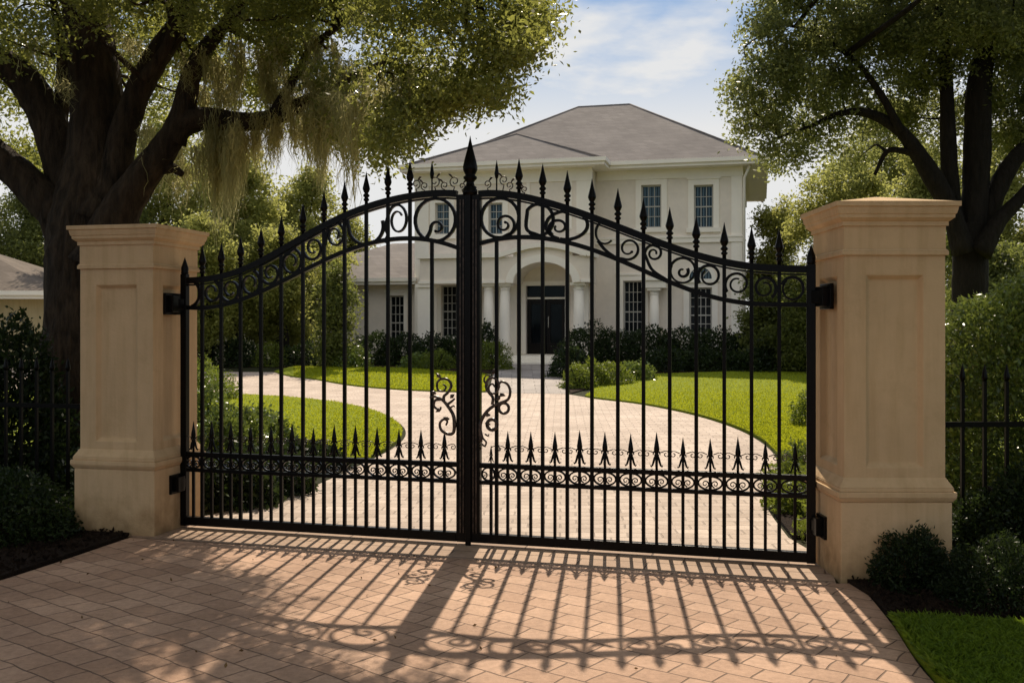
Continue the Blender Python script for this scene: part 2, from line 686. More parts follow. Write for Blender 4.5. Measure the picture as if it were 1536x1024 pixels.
# outlines on the ground (metres)
LEFT_BED = [(-2.75, 8.2), (-2.45, 8.75), (-2.12, 9.41), (-1.90, 10.6), (-1.70, 12.0)]
LEFT_TIP = [(-1.70, 12.0), (-1.57, 13.2), (-1.56, 14.6), (-1.78, 16.2), (-2.35, 18.3), (-3.2, 20.2), (-4.2, 21.7), (-5.66, 23.0), (-8.0, 23.9), (-16, 25.3)]
ARM_TOP = [(-16, 31.0), (-9.5, 29.6), (-7.0, 29.4)]
FAR_LEFT = [(-7.0, 29.4), (-6.3, 28.3), (-5.5, 27.6), (-4.1, 26.0), (-2.6, 24.9), (-1.3, 24.3)]
RIGHT_L = [(1.62, 22.9), (1.9, 22.1), (2.65, 20.6), (3.25, 18.3), (3.5, 16.0), (3.46, 14.0), (3.22, 12.2)]
RIGHT_BED = [(3.22, 12.2), (2.75, 10.6), (2.38, 9.5), (2.22, 8.6), (2.10, 7.6)]
lt = smooth_path(LEFT_BED + LEFT_TIP[1:])
fl = smooth_path(FAR_LEFT)
rl = smooth_path(RIGHT_L + RIGHT_BED[1:])
GA = math.radians(-15.46)
gd = Vector((math.cos(GA), math.sin(GA)))
gn = Vector((-math.sin(GA), math.cos(GA)))      # away from the camera
A2, B2 = Vector((-2.617, 8.0)), Vector((2.01, 6.72))

inner = [tuple(A2 - gd * .12 + gn * .2)] + lt + ARM_TOP + fl + [(-.55, 24.35), (1.32, 23.8)] + rl + [tuple(B2 + gd * .10 + gn * .2)]
drive = sheet('driveway', inner, M['pavers'], .0)
course = [tuple(A2 - gd * .3 - gn * .46), tuple(B2 + gd * .14 - gn * .46), tuple(B2 + gd * .12 + gn * .2), tuple(A2 - gd * .12 + gn * .2)]
sheet('driveway_threshold', course, M['course'], .0)
fr_l = smooth_path([(-2.90, 7.62), (-3.22, 6.35), (-3.75, 4.9), (-4.6, 2.6), (-6.0, -1.0), (-7.5, -6)])
fr_r = smooth_path([(3.4, -6), (2.6, 0), (1.93, 3.6), (1.90, 4.5), (2.04, 5.35), (2.13, 6.0), (2.13, 6.25)])
apron = [tuple(A2 - gd * .3 - gn * .46)] + fr_l + fr_r + [tuple(B2 + gd * .14 - gn * .46)]
sheet('driveway_apron', apron, M['apron'], .0)
walk = [(-.58, 24.3), (-.50, 33.6), (1.85, 33.6), (1.55, 31), (1.36, 23.8)]
sheet('walkway', walk, M['walk'], .004)

# lawns: turf body with a cut edge, then blades
left_lawn = smooth_path(LEFT_TIP) + [(-16, 20.0), (-9.0, 14.0), (-4.2, 12.0)]
left_lawn = [(x - .05 if i > 0 else x, y) for i, (x, y) in enumerate(left_lawn)]
far_lawn = [(x, y + .06) for x, y in fl] + [(-.66, 24.4), (-.66, 28.6), (-3.5, 30.5), (-6.8, 31)]
right_lawn = [(x + .05, y) for x, y in smooth_path(RIGHT_L)] + [(4.6, 11.4), (9, 11.0), (14, 14), (14, 29.4), (6.5, 29.4), (3.6, 28.6), (2.2, 26.0)]
corner_lawn = [(2.055, 5.36), (1.975, 4.95), (1.915, 4.5), (1.92, 4.0), (1.945, 3.6), (2.63, 0.0), (9, 0), (9, 4.75), (3.6, 5.0)]
for nm, pl in (('left_lawn', left_lawn), ('far_lawn', far_lawn), ('right_lawn', right_lawn), ('corner_lawn', corner_lawn)):
    sheet('lawn', pl, M['lawn'], .035, .05)
left_mulch = [(-2.93, 7.62), (-3.25, 6.35), (-3.78, 4.9), (-4.63, 2.6), (-12, 2), (-14, 9.2), (-3.2, 9.0)]
right_mulch = [(2.10, 6.3), (2.13, 5.9), (2.06, 5.40), (3.6, 5.04), (9, 4.8), (12, 9.0), (2.9, 7.4)]
house_mulch_r = [(1.40, 23.9), (2.1, 25.9), (3.6, 28.7), (6.5, 29.5), (14, 29.5), (14, 36), (2, 36), (1.6, 31)]
house_mulch_l = [(-.64, 28.6), (-3.5, 30.5), (-6.8, 31), (-10, 31.3), (-10, 38), (-.54, 36)]
gate_mulch = [(x + .03, y) for x, y in smooth_path(RIGHT_BED)] + [(2.9, 7.3), (9, 8.0), (9, 11.05), (4.6, 11.45)]
for pl in (gate_mulch, left_mulch, right_mulch, house_mulch_r, house_mulch_l):
    sheet('mulch_bed', pl, M['mulch'], .02, .03)


def in_poly(P, poly):
    x, y = P[:, 0], P[:, 1]
    ins = np.zeros(len(P), bool)
    n = len(poly)
    for i in range(n):
        x0, y0 = poly[i]
        x1, y1 = poly[(i + 1) % n]
        c = ((y0 > y) != (y1 > y)) & (x < (x1 - x0) * (y - y0) / ((y1 - y0) or 1e-9) + x0)
        ins ^= c
    return ins


def view_scatter(poly, n, rng, pxr, ymin, ymax):
    """points of a lawn, denser where the lawn is near"""
    out = []
    got = 0
    while got < n:
        y = 1 / rng.uniform(1 / ymax, 1 / ymin, n)
        x = (rng.uniform(pxr[0], pxr[1], n) - 768) / F * y
        P = np.stack([x, y], 1)
        P = P[in_poly(P, poly)]
        out.append(P)
        got += len(P)
    return np.concatenate(out)[:n]


def blades(name, P, h, wd, mat, rng, z0=.035, label=None):
    n = len(P)
    z = np.array([gz(a, b) for a, b in P]) + z0
    B = np.stack([P[:, 0], P[:, 1], z], 1)
    an = rng.uniform(0, 2 * math.pi, n)
    wv = np.stack([np.cos(an), np.sin(an), np.zeros(n)], 1)
    hh = h * rng.uniform(.5, 1.3, n)[:, None]
    lean = rng.normal(size=(n, 3)) * .45
    lean[:, 2] = 1
    ww = (wd * rng.uniform(.7, 1.3, n))[:, None]
    midp = B + unit(lean) * hh * .6
    lean2 = lean.copy()
    lean2[:, :2] *= 2.2
    tip = B + unit(lean2) * hh
    V = np.stack([B - wv * ww * .5, B + wv * ww * .5, midp + wv * ww * .35, tip], 1)
    o = quads_object(name, V, mat)
    tag(o, label, 'grass', kind='stuff')
    return o


rg = np.random.default_rng(21)
blades('lawn_grass', view_scatter(left_lawn, 26000, rg, (280, 640), 12, 25), .036, .016, M['grass'], rg, label='sunlit yellow green lawn tongue beside the curving driveway')
blades('lawn_grass', view_scatter(far_lawn, 12000, rg, (440, 760), 24, 31), .045, .03, M['grass'], rg, label='narrow lawn strip in front of the shrubs at the house')
blades('lawn_grass', view_scatter(right_lawn, 42000, rg, (860, 1260), 11, 29), .036, .017, M['grass'], rg, label='broad sunlit lawn beyond the gate below the tall ground floor windows')
Pc = rg.uniform((1.88, 3.6), (4.2, 5.4), (100000, 2))
Pc = Pc[in_poly(Pc, corner_lawn)]
blades('lawn_grass', Pc, .06, .006, M['grass_deep'], rg, label='patch of deep green grass at the near corner of the driveway')

# ------------------------------------------------------------------ gate pillars
def pillar(x, y, rz, label, apex=2.455):
    r = tag(empty('gate_pillar', (x, y, 0), rz), label, 'pillar', 'stucco pillars of the gateway')
    hb, hs, hc = .35, .318, .39
    m = MB()
    m.box(-hb, hb, -hb, hb, -.05, .50)
    m.build('plinth', M['stucco'], r, .008)
    m = MB()                      # plinth moulding: two steps and a sloped top
    m.frustum(0, 0, hb + .002, hb + .002, .50, hb + .022, hb + .022, .53)
    m.frustum(0, 0, hb + .022, hb + .022, .53, hb + .022, hb + .022, .565)
    m.frustum(0, 0, hb + .008, hb + .008, .565, hb + .008, hb + .008, .59)
    m.frustum(0, 0, hb + .008, hb + .008, .59, hs + .003, hs + .003, .65)
    m.build('base_moulding', M['stucco'], r, .005)
    # shaft: four faces each with a sunk panel
    m = MB()
    z0, z1 = .64, 2.06
    pz0, pz1, pw, dp = .71, 1.925, .180, .030
    bw = .026                     # splay of the panel's edge
    for k in range(4):
        c, s = math.cos(k * math.pi / 2), math.sin(k * math.pi / 2)

        def R(u, d, z):
            return (c * u + s * d, s * u - c * d, z)
        o = [R(-hs, hs, z0), R(hs, hs, z0), R(hs, hs, z1), R(-hs, hs, z1)]
        i1 = [R(-pw, hs, pz0), R(pw, hs, pz0), R(pw, hs, pz1), R(-pw, hs, pz1)]
        q = pw - bw
        i2 = [R(-q, hs - dp, pz0 + bw), R(q, hs - dp, pz0 + bw), R(q, hs - dp, pz1 - bw), R(-q, hs - dp, pz1 - bw)]
        q2 = q - .012
        i3 = [R(-q2, hs - dp - .002, pz0 + bw + .012), R(q2, hs - dp - .002, pz0 + bw + .012), R(q2, hs - dp - .002, pz1 - bw - .012), R(-q2, hs - dp - .002, pz1 - bw - .012)]
        vs = o + i1 + i2 + i3
        fs = []
        for a in (0, 4, 8):
            for j in range(4):
                n = (j + 1) % 4
                fs.append((a + j, a + n, a + 4 + n, a + 4 + j))
        fs.append((12, 13, 14, 15))
        m.add(vs, fs)
    m.build('shaft', M['stucco'], r, .004)
    m = MB()
    m.frustum(0, 0, hs + .018, hs + .018, 2.05, hs + .018, hs + .018, 2.075)
    m.frustum(0, 0, hs + .018, hs + .018, 2.075, hs + .008, hs + .008, 2.09)
    m.build('neck_band', M['stucco'], r, .004)
    m = MB()
    m.box(-hs - .004, hs + .004, -hs - .004, hs + .004, 2.088, 2.25)
    m.build('neck', M['stucco'], r, .004)
    m = MB()
    prof = [(hs + .016, 2.235), (hs + .016, 2.262), (hs + .026, 2.268), (hs + .044, 2.285), (hs + .046, 2.305), (hs + .052, 2.309),
            (hc - .014, 2.332), (hc - .012, 2.350), (hc, 2.354), (hc, 2.384)]
    for (a, za), (b, zb) in zip(prof, prof[1:]):
        if zb > za:
            m.frustum(0, 0, a, a, za, b, b, zb)
    m.build('cornice', M['stucco'], r)
    m = MB()
    m.frustum(0, 0, hc - .004, hc - .004, 2.383, .02, .02, apex)
    m.build('cap', M['stucco'], r, .006)
    return r


PL = (-2.995, 8.06, math.radians(-13))
PR = (2.412, 6.62, math.radians(0))
pillar(*PL, 'tan stucco gate pillar in the oak tree shade, farther of the two', 2.42)
pillar(*PR, 'tan stucco gate pillar with small shrub at its foot, nearer of the two')

# ------------------------------------------------------------------ the iron gate (two leaves)
A = Vector((A2.x, A2.y, 0))
GE = Vector((gd.x, gd.y, 0))
GN = Vector((gn.x, gn.y, 0))
GL = (B2 - A2).length


def gp(px, py):
    """photo pixel -> (u along the gate, height) on the gate's plane"""
    d = Vector(((px - 768) / F, 1, (HY - py) / F))
    c = Vector((0, 0, CAM_H))
    k = (A - c).dot(GN) / d.dot(GN)
    P = c + d * k
    return ((P - A).dot(GE), P.z)


UC = gp(703, 600)[0]                                     # the meeting line of the leaves
TOP_L = [(281, 421), (330, 415), (375, 402), (419, 377), (450, 359), (484, 341), (515, 326), (549, 312), (583, 301), (617, 294), (650, 291.5), (686, 291)]
TOP_R = [(721, 291), (750, 291.5), (779, 294), (815, 302), (841, 310), (886, 326), (927, 340), (966, 355), (1003, 369.5), (1043, 382.5), (1086, 393), (1126, 399.5), (1169, 403), (1215, 404)]
LOW_L = [(283, 461), (330, 459), (361, 450), (406, 432), (455, 406), (484, 392), (515, 379), (549, 367), (583, 359.6), (617, 357.5), (648, 361), (685, 371)]
LOW_R = [(720, 366), (745, 359), (779, 356), (815, 358), (849, 364), (886, 373), (929, 389), (966, 407), (1003, 423), (1043, 437), (1086, 449), (1129, 455), (1169, 457.5), (1207, 457)]


def curve(pts):
    p = np.array([gp(*q) for q in pts])
    d = np.linspace(p[0, 0], p[-1, 0], 61)
    # smooth cubic through the points by a low order fit
    k = np.polynomial.Chebyshev.fit(p[:, 0], p[:, 1], 6)
    return d, k(d), k


tl, tr_, ll, lr = curve(TOP_L), curve(TOP_R), curve(LOW_L), curve(LOW_R)
HW = .5
FIN = None


def finial_mesh(name, prof, n=8):
    m = MB()
    m.lathe(prof, n=n)
    o = m.build(name, M['iron'])
    me = o.data
    bpy.data.objects.remove(o)
    return me


SPEAR = finial_mesh('spear_finial', [(.014, -.01), (.014, .03), (.022, .034), (.024, .045), (.016, .052), (.015, .06), (.025, .066), (.027, .076), (.017, .086),
                                     (.015, .094), (.021, .10), (.030, .122), (.030, .132), (.024, .155), (.014, .195), (.006, .235), (.001, .26)])
SMALL = finial_mesh('thin_finial', [(.006, -.01), (.006, .09), (.012, .10), (.018, .13), (.012, .17), (.001, .23)], 6)
POSTTIP = finial_mesh('post_finial', [(.026, -.002), (.032, .01), (.028, .02), (.030, .035), (.030, .05), (.018, .085), (.001, .135)])
BIG = finial_mesh('big_finial', [(.055, -.01), (.055, .03), (.045, .038), (.05, .05), (.035, .062), (.028, .085), (.036, .10), (.05, .112), (.052, .125), (.036, .138),
                                 (.042, .15), (.054, .178), (.055, .20), (.044, .25), (.024, .325), (.010, .385), (.001, .43)], 12)


def fleur_mesh():
    """a spear above two curled prongs"""
    m = MB()
    m.lathe([(.009, -.01), (.009, .06), (.013, .075), (.017, .09), (.012, .10), (.016, .115), (.019, .13), (.014, .165), (.007, .205), (.001, .24)], n=7)
    for s in (-1, 1):
        for ph in (0,):
            m.tube([(s * .006, 0, .088), (s * .014, 0, .070), (s * .020, 0, .045), (s * .027, 0, .024), (s * .036, 0, .016), (s * .040, 0, .026)], [.007, .008, .008, .007, .006, .003], 6)
            m.tube([(s * .010, 0, .118), (s * .020, 0, .108), (s * .023, 0, .092)], [.006, .006, .003], 6)
    m.tube([(0, -.006, .088), (0, -.018, .055), (0, -.028, .022), (0, -.034, .02)], [.006, .007, .006, .003], 6)
    o = m.build('fleur', M['iron'])
    me = o.data
    bpy.data.objects.remove(o)
    return me


FLEUR = fleur_mesh()


def inst(name, me, parent, loc, scale=1):
    o = bpy.data.objects.new(name, me)
    o.location = loc
    o.scale = (scale, scale, scale)
    o.parent = parent
    col.objects.link(o)
    return o


def spiral(cx, cz, r0, r1, a0, turns, n=40, ex=1.0, ez=1.0):
    o = []
    for i in range(n + 1):
        k = i / n
        r = r0 + (r1 - r0) * k
        a = a0 + turns * 2 * math.pi * k
        o.append((cx + ex * r * math.cos(a), cz + ez * r * math.sin(a)))
    return o


def strip(m, pts, hw=.0075, hd=.011, taper=False):
    n = len(pts)
    m.ribbon(pts, [hw * (1 - .5 * (i / n) if taper else 1) for i in range(n)], hd)


def knob(m, x, z, r):
    m.tube([(x, -r, z), (x, -r * .6, z), (x, r * .6, z), (x, r, z)], [r * .5, r, r, r * .5], 10)


def gate_leaf(side, label):
    left = side < 0
    u0 = 0.0 if left else GL
    P0 = A + GE * u0
    root = tag(empty('gate_leaf', P0, GA), label, 'gate', 'leaves of the double driveway gate')
    topf, lowf = (tl[2], ll[2]) if left else (tr_[2], lr[2])
    hinge_u = 0.0 if left else GL
    mu0, mu1 = (0.0, UC) if left else (UC, GL)

    def L(u):
        return u - u0
    zb0, zb1 = .02, .088
    zr1, zr0 = .585, .46
    # stiles
    m = MB()
    hs = .026 if left else .030
    m.box(L(hinge_u) - hs, L(hinge_u) + hs, -hs, hs, .015, 2.02)
    st = m.build('hinge_stile', M['iron'], root, .004)
    inst('finial', POSTTIP, st, (L(hinge_u), 0, 2.02), 1.0)
    m = MB()
    cz = float(topf(UC - .05 if left else UC + .06)) + .0
    if left:
        m.box(L(UC) - .088, L(UC) - .004, -.03, .03, .02, cz)
    else:
        m.box(L(UC) + .006, L(UC) + .094, -.03, .03, .02, cz)
        m.box(L(UC) - .012, L(UC) + .03, -.05, -.031, .0, cz + .005)
    ms = m.build('meeting_stile', M['iron'], root, .005)
    for q in (((-.058, -.050), (-.034, -.027)) if left else ((.042, .049), (.064, .072))):
        m = MB()
        m.box(L(UC) + q[0], L(UC) + q[1], -.037, -.0302, .09, cz - .04)
        m.build('highlight_bead', M['bronze'], ms)  # raised strip, its brown tone painted in for the stile's highlight lines
    if not left:
        inst('finial', BIG, ms, (L(UC) + .012, 0, cz + .005), 1.0)
    # rails
    us = np.linspace(mu0 + (.0 if left else .08), mu1 - (.09 if left else .0), 70)
    m = MB()
    m.ribbon([(L(a), float(topf(a))) for a in us], .024, .024)
    m.ribbon([(L(a), float(topf(a)) - .036) for a in us], .006, .014)
    m.build('top_rail', M['iron'], root)
    m = MB()
    m.ribbon([(L(a), float(lowf(a))) for a in us], .016, .02)
    m.build('arch_rail', M['iron'], root)
    for z, h in ((zr1, .018), (zr0, .014)):
        m = MB()
        m.box(L(us[0]), L(us[-1]), -.018, .018, z - h, z + h)
        m.build('middle_rail', M['iron'], root, .003)
    m = MB()
    m.box(L(us[0]), L(us[-1]), -.026, .026, zb0, zb1)
    m.build('bottom_rail', M['iron'], root, .004)
    # pickets
    px_l = [303.5, 332, 361, 391.6, 422, 454.5, 486, 517, 549.5, 582, 615, 648]
    px_r = [745, 778.5, 814, 851, 888, 926.8, 965.3, 1004.6, 1044.4, 1086.4, 1127.3, 1168.8]
    longs = [gp(p, 560)[0] for p in (px_l if left else px_r)]
    inner_u = longs[-1] if left else longs[0]
    for u in longs:
        b = .0125
        m = MB()
        ztop = float(topf(u)) if u != inner_u else float(lowf(u))
        m.box(L(u) - b, L(u) + b, -b, b, zb1 - .01, ztop)
        pk = m.build('picket', M['iron'], root, .002)
        inst('finial', SPEAR if u != inner_u else SMALL, pk, (L(u), 0, float(topf(u)) + .02), .98)
    edge = mu1 - .09 if left else mu0 + .09
    bnds = [hinge_u] + longs + [edge] if left else [edge] + longs + [hinge_u]
    gaps = list(zip(bnds, bnds[1:]))
    for i, (a, b2) in enumerate(gaps):
        if (left and i == len(gaps) - 1):
            u = (a + b2) / 2
        elif (not left and i == 0):
            u = (a + b2) / 2 + .02
        else:
            u = (a + b2) / 2
        m = MB()
        b = .0105
        m.box(L(u) - b, L(u) + b, -b, b, zb1 - .01, zr1 + .02)
        pk = m.build('short_picket', M['iron'], root, .002)
        inst('finial', FLEUR, pk, (L(u), 0, zr1 + .02), RNG.uniform(.92, 1.08) if not (not left and i == 0) else .55)
        # oval with two curls in the band between the middle rails
        c, w = (a + b2) / 2, abs(b2 - a)
        m = MB()
        rx, rz_ = w * .5 - .014, (zr1 - zr0) / 2 - .016
        zc = (zr0 + zr1) / 2
        strip(m, [(L(c) + rx * math.cos(q), zc + rz_ * math.sin(q)) for q in np.linspace(0, 2 * math.pi, 29)], .006, .009)
        for s in (-1, 1):
            strip(m, [(L(c) + s * x, z) for x, z in spiral(.034, zc - .006, .026, .006, math.pi * 1.45, -1.3, 22)], .0042, .007, True)
        m.build('oval_scroll', M['iron'], root)
        if w > .08:
            # fine curls between the spears
            for s in (-1, 1):
                m = MB()
                pts = [(L(c) + s * .022, zr1 + .135)] + [(L(c) + s * x, zr1 + z) for x, z in spiral(.066, .126, .024, .006, math.pi * .62, -1.15, 18)]
                m.tube([(x, 0, z) for x, z in pts], [.0036] * len(pts), 5)
                m.build('curl', M['bronze'], root)
    # scrolls in the arched band
    def circ(px, py, rpx, a0=0., turns=1.0, r_in=None, ex=1.0, ez=1.0, knobr=0, hw=.0115, tail=None):
        u, z = gp(px, py)
        uu = gp(px + rpx, py)[0]
        r = abs(uu - u)
        rr = r if r_in is None else r * r_in
        m = MB()
        pts = spiral(L(u), z, r, rr, a0, turns, int(26 * max(1, abs(turns))), ex, ez)
        if tail:
            tp = [gp(*q) for q in tail]
            tp = smooth_path([(L(a), b) for a, b in tp] + [pts[0]], 8)
            pts = tp[:-1] + pts
        strip(m, pts, hw, .012, r_in is not None)
        if knobr:
            knob(m, pts[-1][0], pts[-1][1], knobr)
        m.build('scroll', M['iron'], root)
    pi = math.pi
    if left:
        # big C by the meeting stile with a curl rising inside
        circ(653, 330, 30.5, pi * 1.42, -.0 + 1.0)
        circ(656, 342, 10, pi * 1.05, -.85, .5, knobr=.012, tail=[(640, 357), (644, 350)], hw=.013)
        circ(597, 330, 20, pi * .9, -1.35, .45, ex=.78, ez=1.15, tail=[(577, 364), (582, 352), (578, 342)])
        circ(549, 340, 26, pi * 1.0, .55, ez=.95, tail=[(521, 329), (522, 336)])
        circ(503, 353, 15, pi * .5, -1.4, .3, ez=1.2, tail=[(487, 368), (490, 352), (496, 338)])
        circ(470, 372, 15, pi * 1.1, 1.3, .35, ez=1.15)
        circ(437, 393, 17, pi * .4, -1.35, .35, ez=1.1, tail=[(424, 422), (420, 404), (428, 384)])
        circ(406, 410, 14, pi * 1.2, 1.25, .35, ez=1.1)
        circ(376, 425, 16, pi * .4, -1.3, .4, ez=1.1)
        circ(346, 435, 15, pi * 1.2, 1.3, .35, ez=1.1)
        circ(318, 438, 14, pi * .4, -1.2, .4, ez=1.1)
        circ(284, 440, 16, -pi * .42, .42, ez=1.1)
    else:
        circ(750, 327, 28.5, -pi * .35, 1.0)
        circ(757, 337, 16, -pi * .3, 1.35, .22, knobr=.011, hw=.013, tail=[(742, 358), (752, 357), (762, 352)])
        circ(808, 330, 22, -pi * .22 + pi, -.75, ez=1.05, tail=[(826, 359), (806, 352), (790, 343)])
        circ(850, 338, 21, -pi * .6, .99, ex=1.5)
        circ(838, 341, 13, pi * 1.3, -1.25, .3, ex=1.2)
        circ(908, 349, 15, pi * .25, .75, .9, ez=1.2, tail=[(919, 336), (916, 337)])
        circ(943, 373, 17, pi * 1.35, -.0 + 1.2, .4, tail=[(897, 361), (908, 375), (924, 386)], knobr=.01)
        circ(981, 380, 14, pi * 1.0, -1.5, .25, knobr=.008, ex=1., tail=[(1000, 420), (978, 404)], hw=.011)
        circ(1024, 406, 19.5, pi * .95, -1.05, .92, tail=[(1006, 424), (1004, 415)])
        circ(1024, 408, 9, pi * .2, -.9, .4)
        circ(1064, 414, 18, pi * 1.2, -1.25, .55, ez=1.02)
        circ(1106, 426, 19, pi * 1.2, -1.4, .42, ez=1.0, tail=[(1088, 446), (1087, 437)])
        circ(1147, 432, 18, -pi * .3, 1.45, .4, ez=1.05)
        circ(1189, 433, 17, pi * .9, -1.1, .85, ez=1.1)
    # cresting of thin curls on the top rail beside the big finial
    for px, py, r, s in (((624, 276, 7, 1), (637, 279, 6, -1), (652, 272, 8, 1), (667, 278, 6, -1), (682, 272, 8, -1), (693, 279, 5, 1)) if left else
                         ((731, 276, 6, 1), (756, 270, 7, -1), (764, 278, 6, 1), (787, 284, 5, -1))):
        u, z = gp(px, py)
        rr = abs(gp(px + r, py)[0] - u)
        m = MB()
        pts = [(L(u) + s * .3 * rr, float(topf(u)) + .015)] + spiral(L(u), z, rr, rr * .3, -pi / 2, s * 1.2, 20)
        m.tube([(x, 0, z2) for x, z2 in pts], [.0045] * len(pts), 5)
        m.tube([(pts[8][0], 0, pts[8][1]), (pts[8][0] + s * .02, -.004, pts[8][1] + .022), (pts[8][0] + s * .035, 0, pts[8][1] + .03)], [.004, .009, .001], 5)
        m.build('crest_curl', M['bronze'], root)
    # scrolled grip beside the meeting stile
    m = MB()

    def path(pp, r, close=0):
        q = smooth_path([(L(a), b) for a, b in [gp(*k) for k in pp]], 7)
        n = len(q)
        rr = [r * (1 - .45 * i / n) for i in range(n)]
        m.tube([(x, -.03, z) for x, z in q], rr, 7)

    def ring(px, py, rpx, r, t0=0, turns=1.0, k=1.0):
        u, z = gp(px, py)
        R = abs(gp(px + rpx, py)[0] - u)
        m.tube([(x, -.03, zz) for x, zz in spiral(L(u), z, R, R * k, t0, turns, int(22 * abs(turns)))], r, 7)
    if left:
        path([(684, 640), (682, 622), (672, 606), (664, 598), (654, 594), (647, 596)], .015)
        path([(684, 636), (682, 648), (674, 650), (664, 644), (662, 634), (668, 628), (673, 631), (671, 637)], .0135)
        path([(668, 602), (668, 594), (674, 588), (679, 578), (674, 569), (664, 568), (658, 574), (659, 584), (667, 586), (671, 580), (667, 576)], .012)
        path([(664, 598), (655, 600), (653, 608), (659, 613), (664, 610)], .012)
        path([(673, 606), (681, 600), (684, 597)], .0112)
        path([(676, 612), (682, 608), (684, 610)], .008)
    else:
        path([(723, 662), (722, 640), (724, 630), (731, 618), (741, 609), (752, 604), (764, 598), (767, 586), (763, 576), (755, 572), (750, 575)], .015)
        ring(740, 636, 7.5, .0135)
        ring(757.5, 611.5, 7.5, .0112)
        path([(740, 606), (741, 596), (735, 588), (731, 580), (733, 570), (741, 566), (748, 571), (750, 580), (745, 589), (737, 588), (735, 580), (740, 575), (744, 580)], .012)
        path([(733, 578), (728, 570), (731, 563), (738, 562)], .008)
        path([(744, 606), (750, 606), (757, 603)], .0112)
        path([(723, 645), (726, 656), (731, 662), (729, 668), (724, 664)], .009)
        path([(729, 650), (734, 653), (735, 650)], .007)
    for px, py, dx, dy in (((656, 590, -7, -4), (678, 596, 6, -6), (664, 612, -8, 5), (676, 628, -9, -3), (663, 566, -6, -7)) if left else ((748, 600, 5, -9), (737, 622, -9, -2), (730, 634, 8, 2), (741, 561, 3, -9), (752, 590, 8, 3))):
        a_ = gp(px, py)
        b_ = gp(px + dx, py + dy)
        q = [(L(a_[0]), a_[1]), (L(a_[0]) * .6 + L(b_[0]) * .4, a_[1] * .6 + b_[1] * .4), (L(b_[0]), b_[1])]
        m.tube([(q[0][0], -.03, q[0][1]), (q[1][0], -.042, q[1][1]), (q[2][0], -.034, q[2][1])], [.006, .017, .002], 6)
    m.build('scrolled_grip', M['bronze'], root)
    # hinges: a plate bolted to the pillar, with the knuckle that carries the stile
    Pp, rzp = (Vector((PL[0], PL[1], 0)), PL[2]) if left else (Vector((PR[0], PR[1], 0)), PR[2])
    for zc, zh, base in ((1.78 if left else 1.80, .085, .318), (.36 if left else .28, .075, .35)):
        face = Vector((math.cos(rzp), math.sin(rzp), 0)) * (base if left else -base)
        side_d = Vector((-math.sin(rzp), math.cos(rzp), 0))
        hp_ = P0 + Vector((0, 0, zc))
        v = hp_ - Pp
        q = Pp + face + side_d * v.dot(side_d) + Vector((0, 0, zc))
        q = q - side_d * .09
        out_d = face.normalized()
        inv = Matrix.Rotation(-GA, 4, 'Z')
        m = MB()

        def hexa(c, a, ha, b, hb2, hz_):
            vs = []
            for sz in (-1, 1):
                for sa, sb in ((-1, -1), (1, -1), (1, 1), (-1, 1)):
                    vs.append(inv @ (c + a * (sa * ha) + b * (sb * hb2) + Vector((0, 0, sz * hz_)) - P0))
            m.add(vs, [(0, 3, 2, 1), (4, 5, 6, 7), (0, 1, 5, 4), (1, 2, 6, 5), (2, 3, 7, 6), (3, 0, 4, 7)])
        hexa(q + out_d * .008, out_d, .012, side_d, .115 if base < .33 else .085, zh)
        hexa(q + out_d * .035, out_d, .026, side_d, .075 if base < .33 else .05, zh * .78)
        mid = (q + out_d * .04 + hp_) / 2
        ar = (hp_ - (q + out_d * .04))
        ln = ar.length
        ar.normalize()
        hexa(mid, ar, ln / 2, Vector((-ar.y, ar.x, 0)), .02, zh * .5)
        m.build('hinge', M['iron'], root, .004)
    return root


gate_leaf(-1, 'black wrought iron gate leaf hung on the shaded pillar under the oak')
gate_leaf(1, 'black wrought iron gate leaf with the tall central spear, hung on the nearer pillar')


# ------------------------------------------------------------------ iron fences beside the pillars
def fence(p0, p1, label, top=1.28):
    d = Vector((p1[0] - p0[0], p1[1] - p0[1], 0))
    n = int(d.length / .155)
    ang = math.atan2(d.y, d.x)
    r = tag(empty('iron_fence', (p0[0], p0[1], 0), ang), label, 'fence', 'iron fences beside the gateway')
    for z in (.16, top - .34):
        m = MB()
        m.box(0, d.length, -.014, .014, z - .018, z + .018)
        m.build('rail', M['iron'], r)
    m = MB()
    m.box(-.011, .011, -.011, .011, .02, top - .05)
    m.lathe([(.011, top - .05), (.02, top - .035), (.022, top - .02), (.012, top + .03), (.001, top + .07)], n=6)
    first = None
    for i in range(1, n):
        if first is None:
            o = m.build('picket', M['iron'], r)
            first = o
        else:
            o = first.copy()
            col.objects.link(o)
            o.parent = r
        o.location = (i * .155, 0, 0)


fence((-3.40, 8.25), (-9.5, 9.9), 'low black picket fence in the shade between the oak and the hedge')
fence((2.74, 6.75), (8.2, 7.1), 'low black picket fence in front of the glossy sunlit bush')

# ------------------------------------------------------------------ the house
HA = math.radians(-14)
HO = Vector((1.144, 36.5, 0))
HE = Vector((math.cos(HA), math.sin(HA), 0))
HN = Vector((-math.sin(HA), math.cos(HA), 0))


def hp(px, py, d=0.0):
    """photo pixel -> (u, height) on the house plane d metres behind the main front"""
    q = Vector(((px - 768) / F, 1, (HY - py) / F))
    c = Vector((0, 0, CAM_H))
    base = HO + HN * d
    k = (base - c).dot(HN) / q.dot(HN)
    P = c + q * k
    return ((P - base).dot(HE), P.z)


def rect(px0, px1, py0, py1, d):
    a, b = hp(px0, py1, d), hp(px1, py0, d)
    return (a[0], b[0], a[1], b[1])


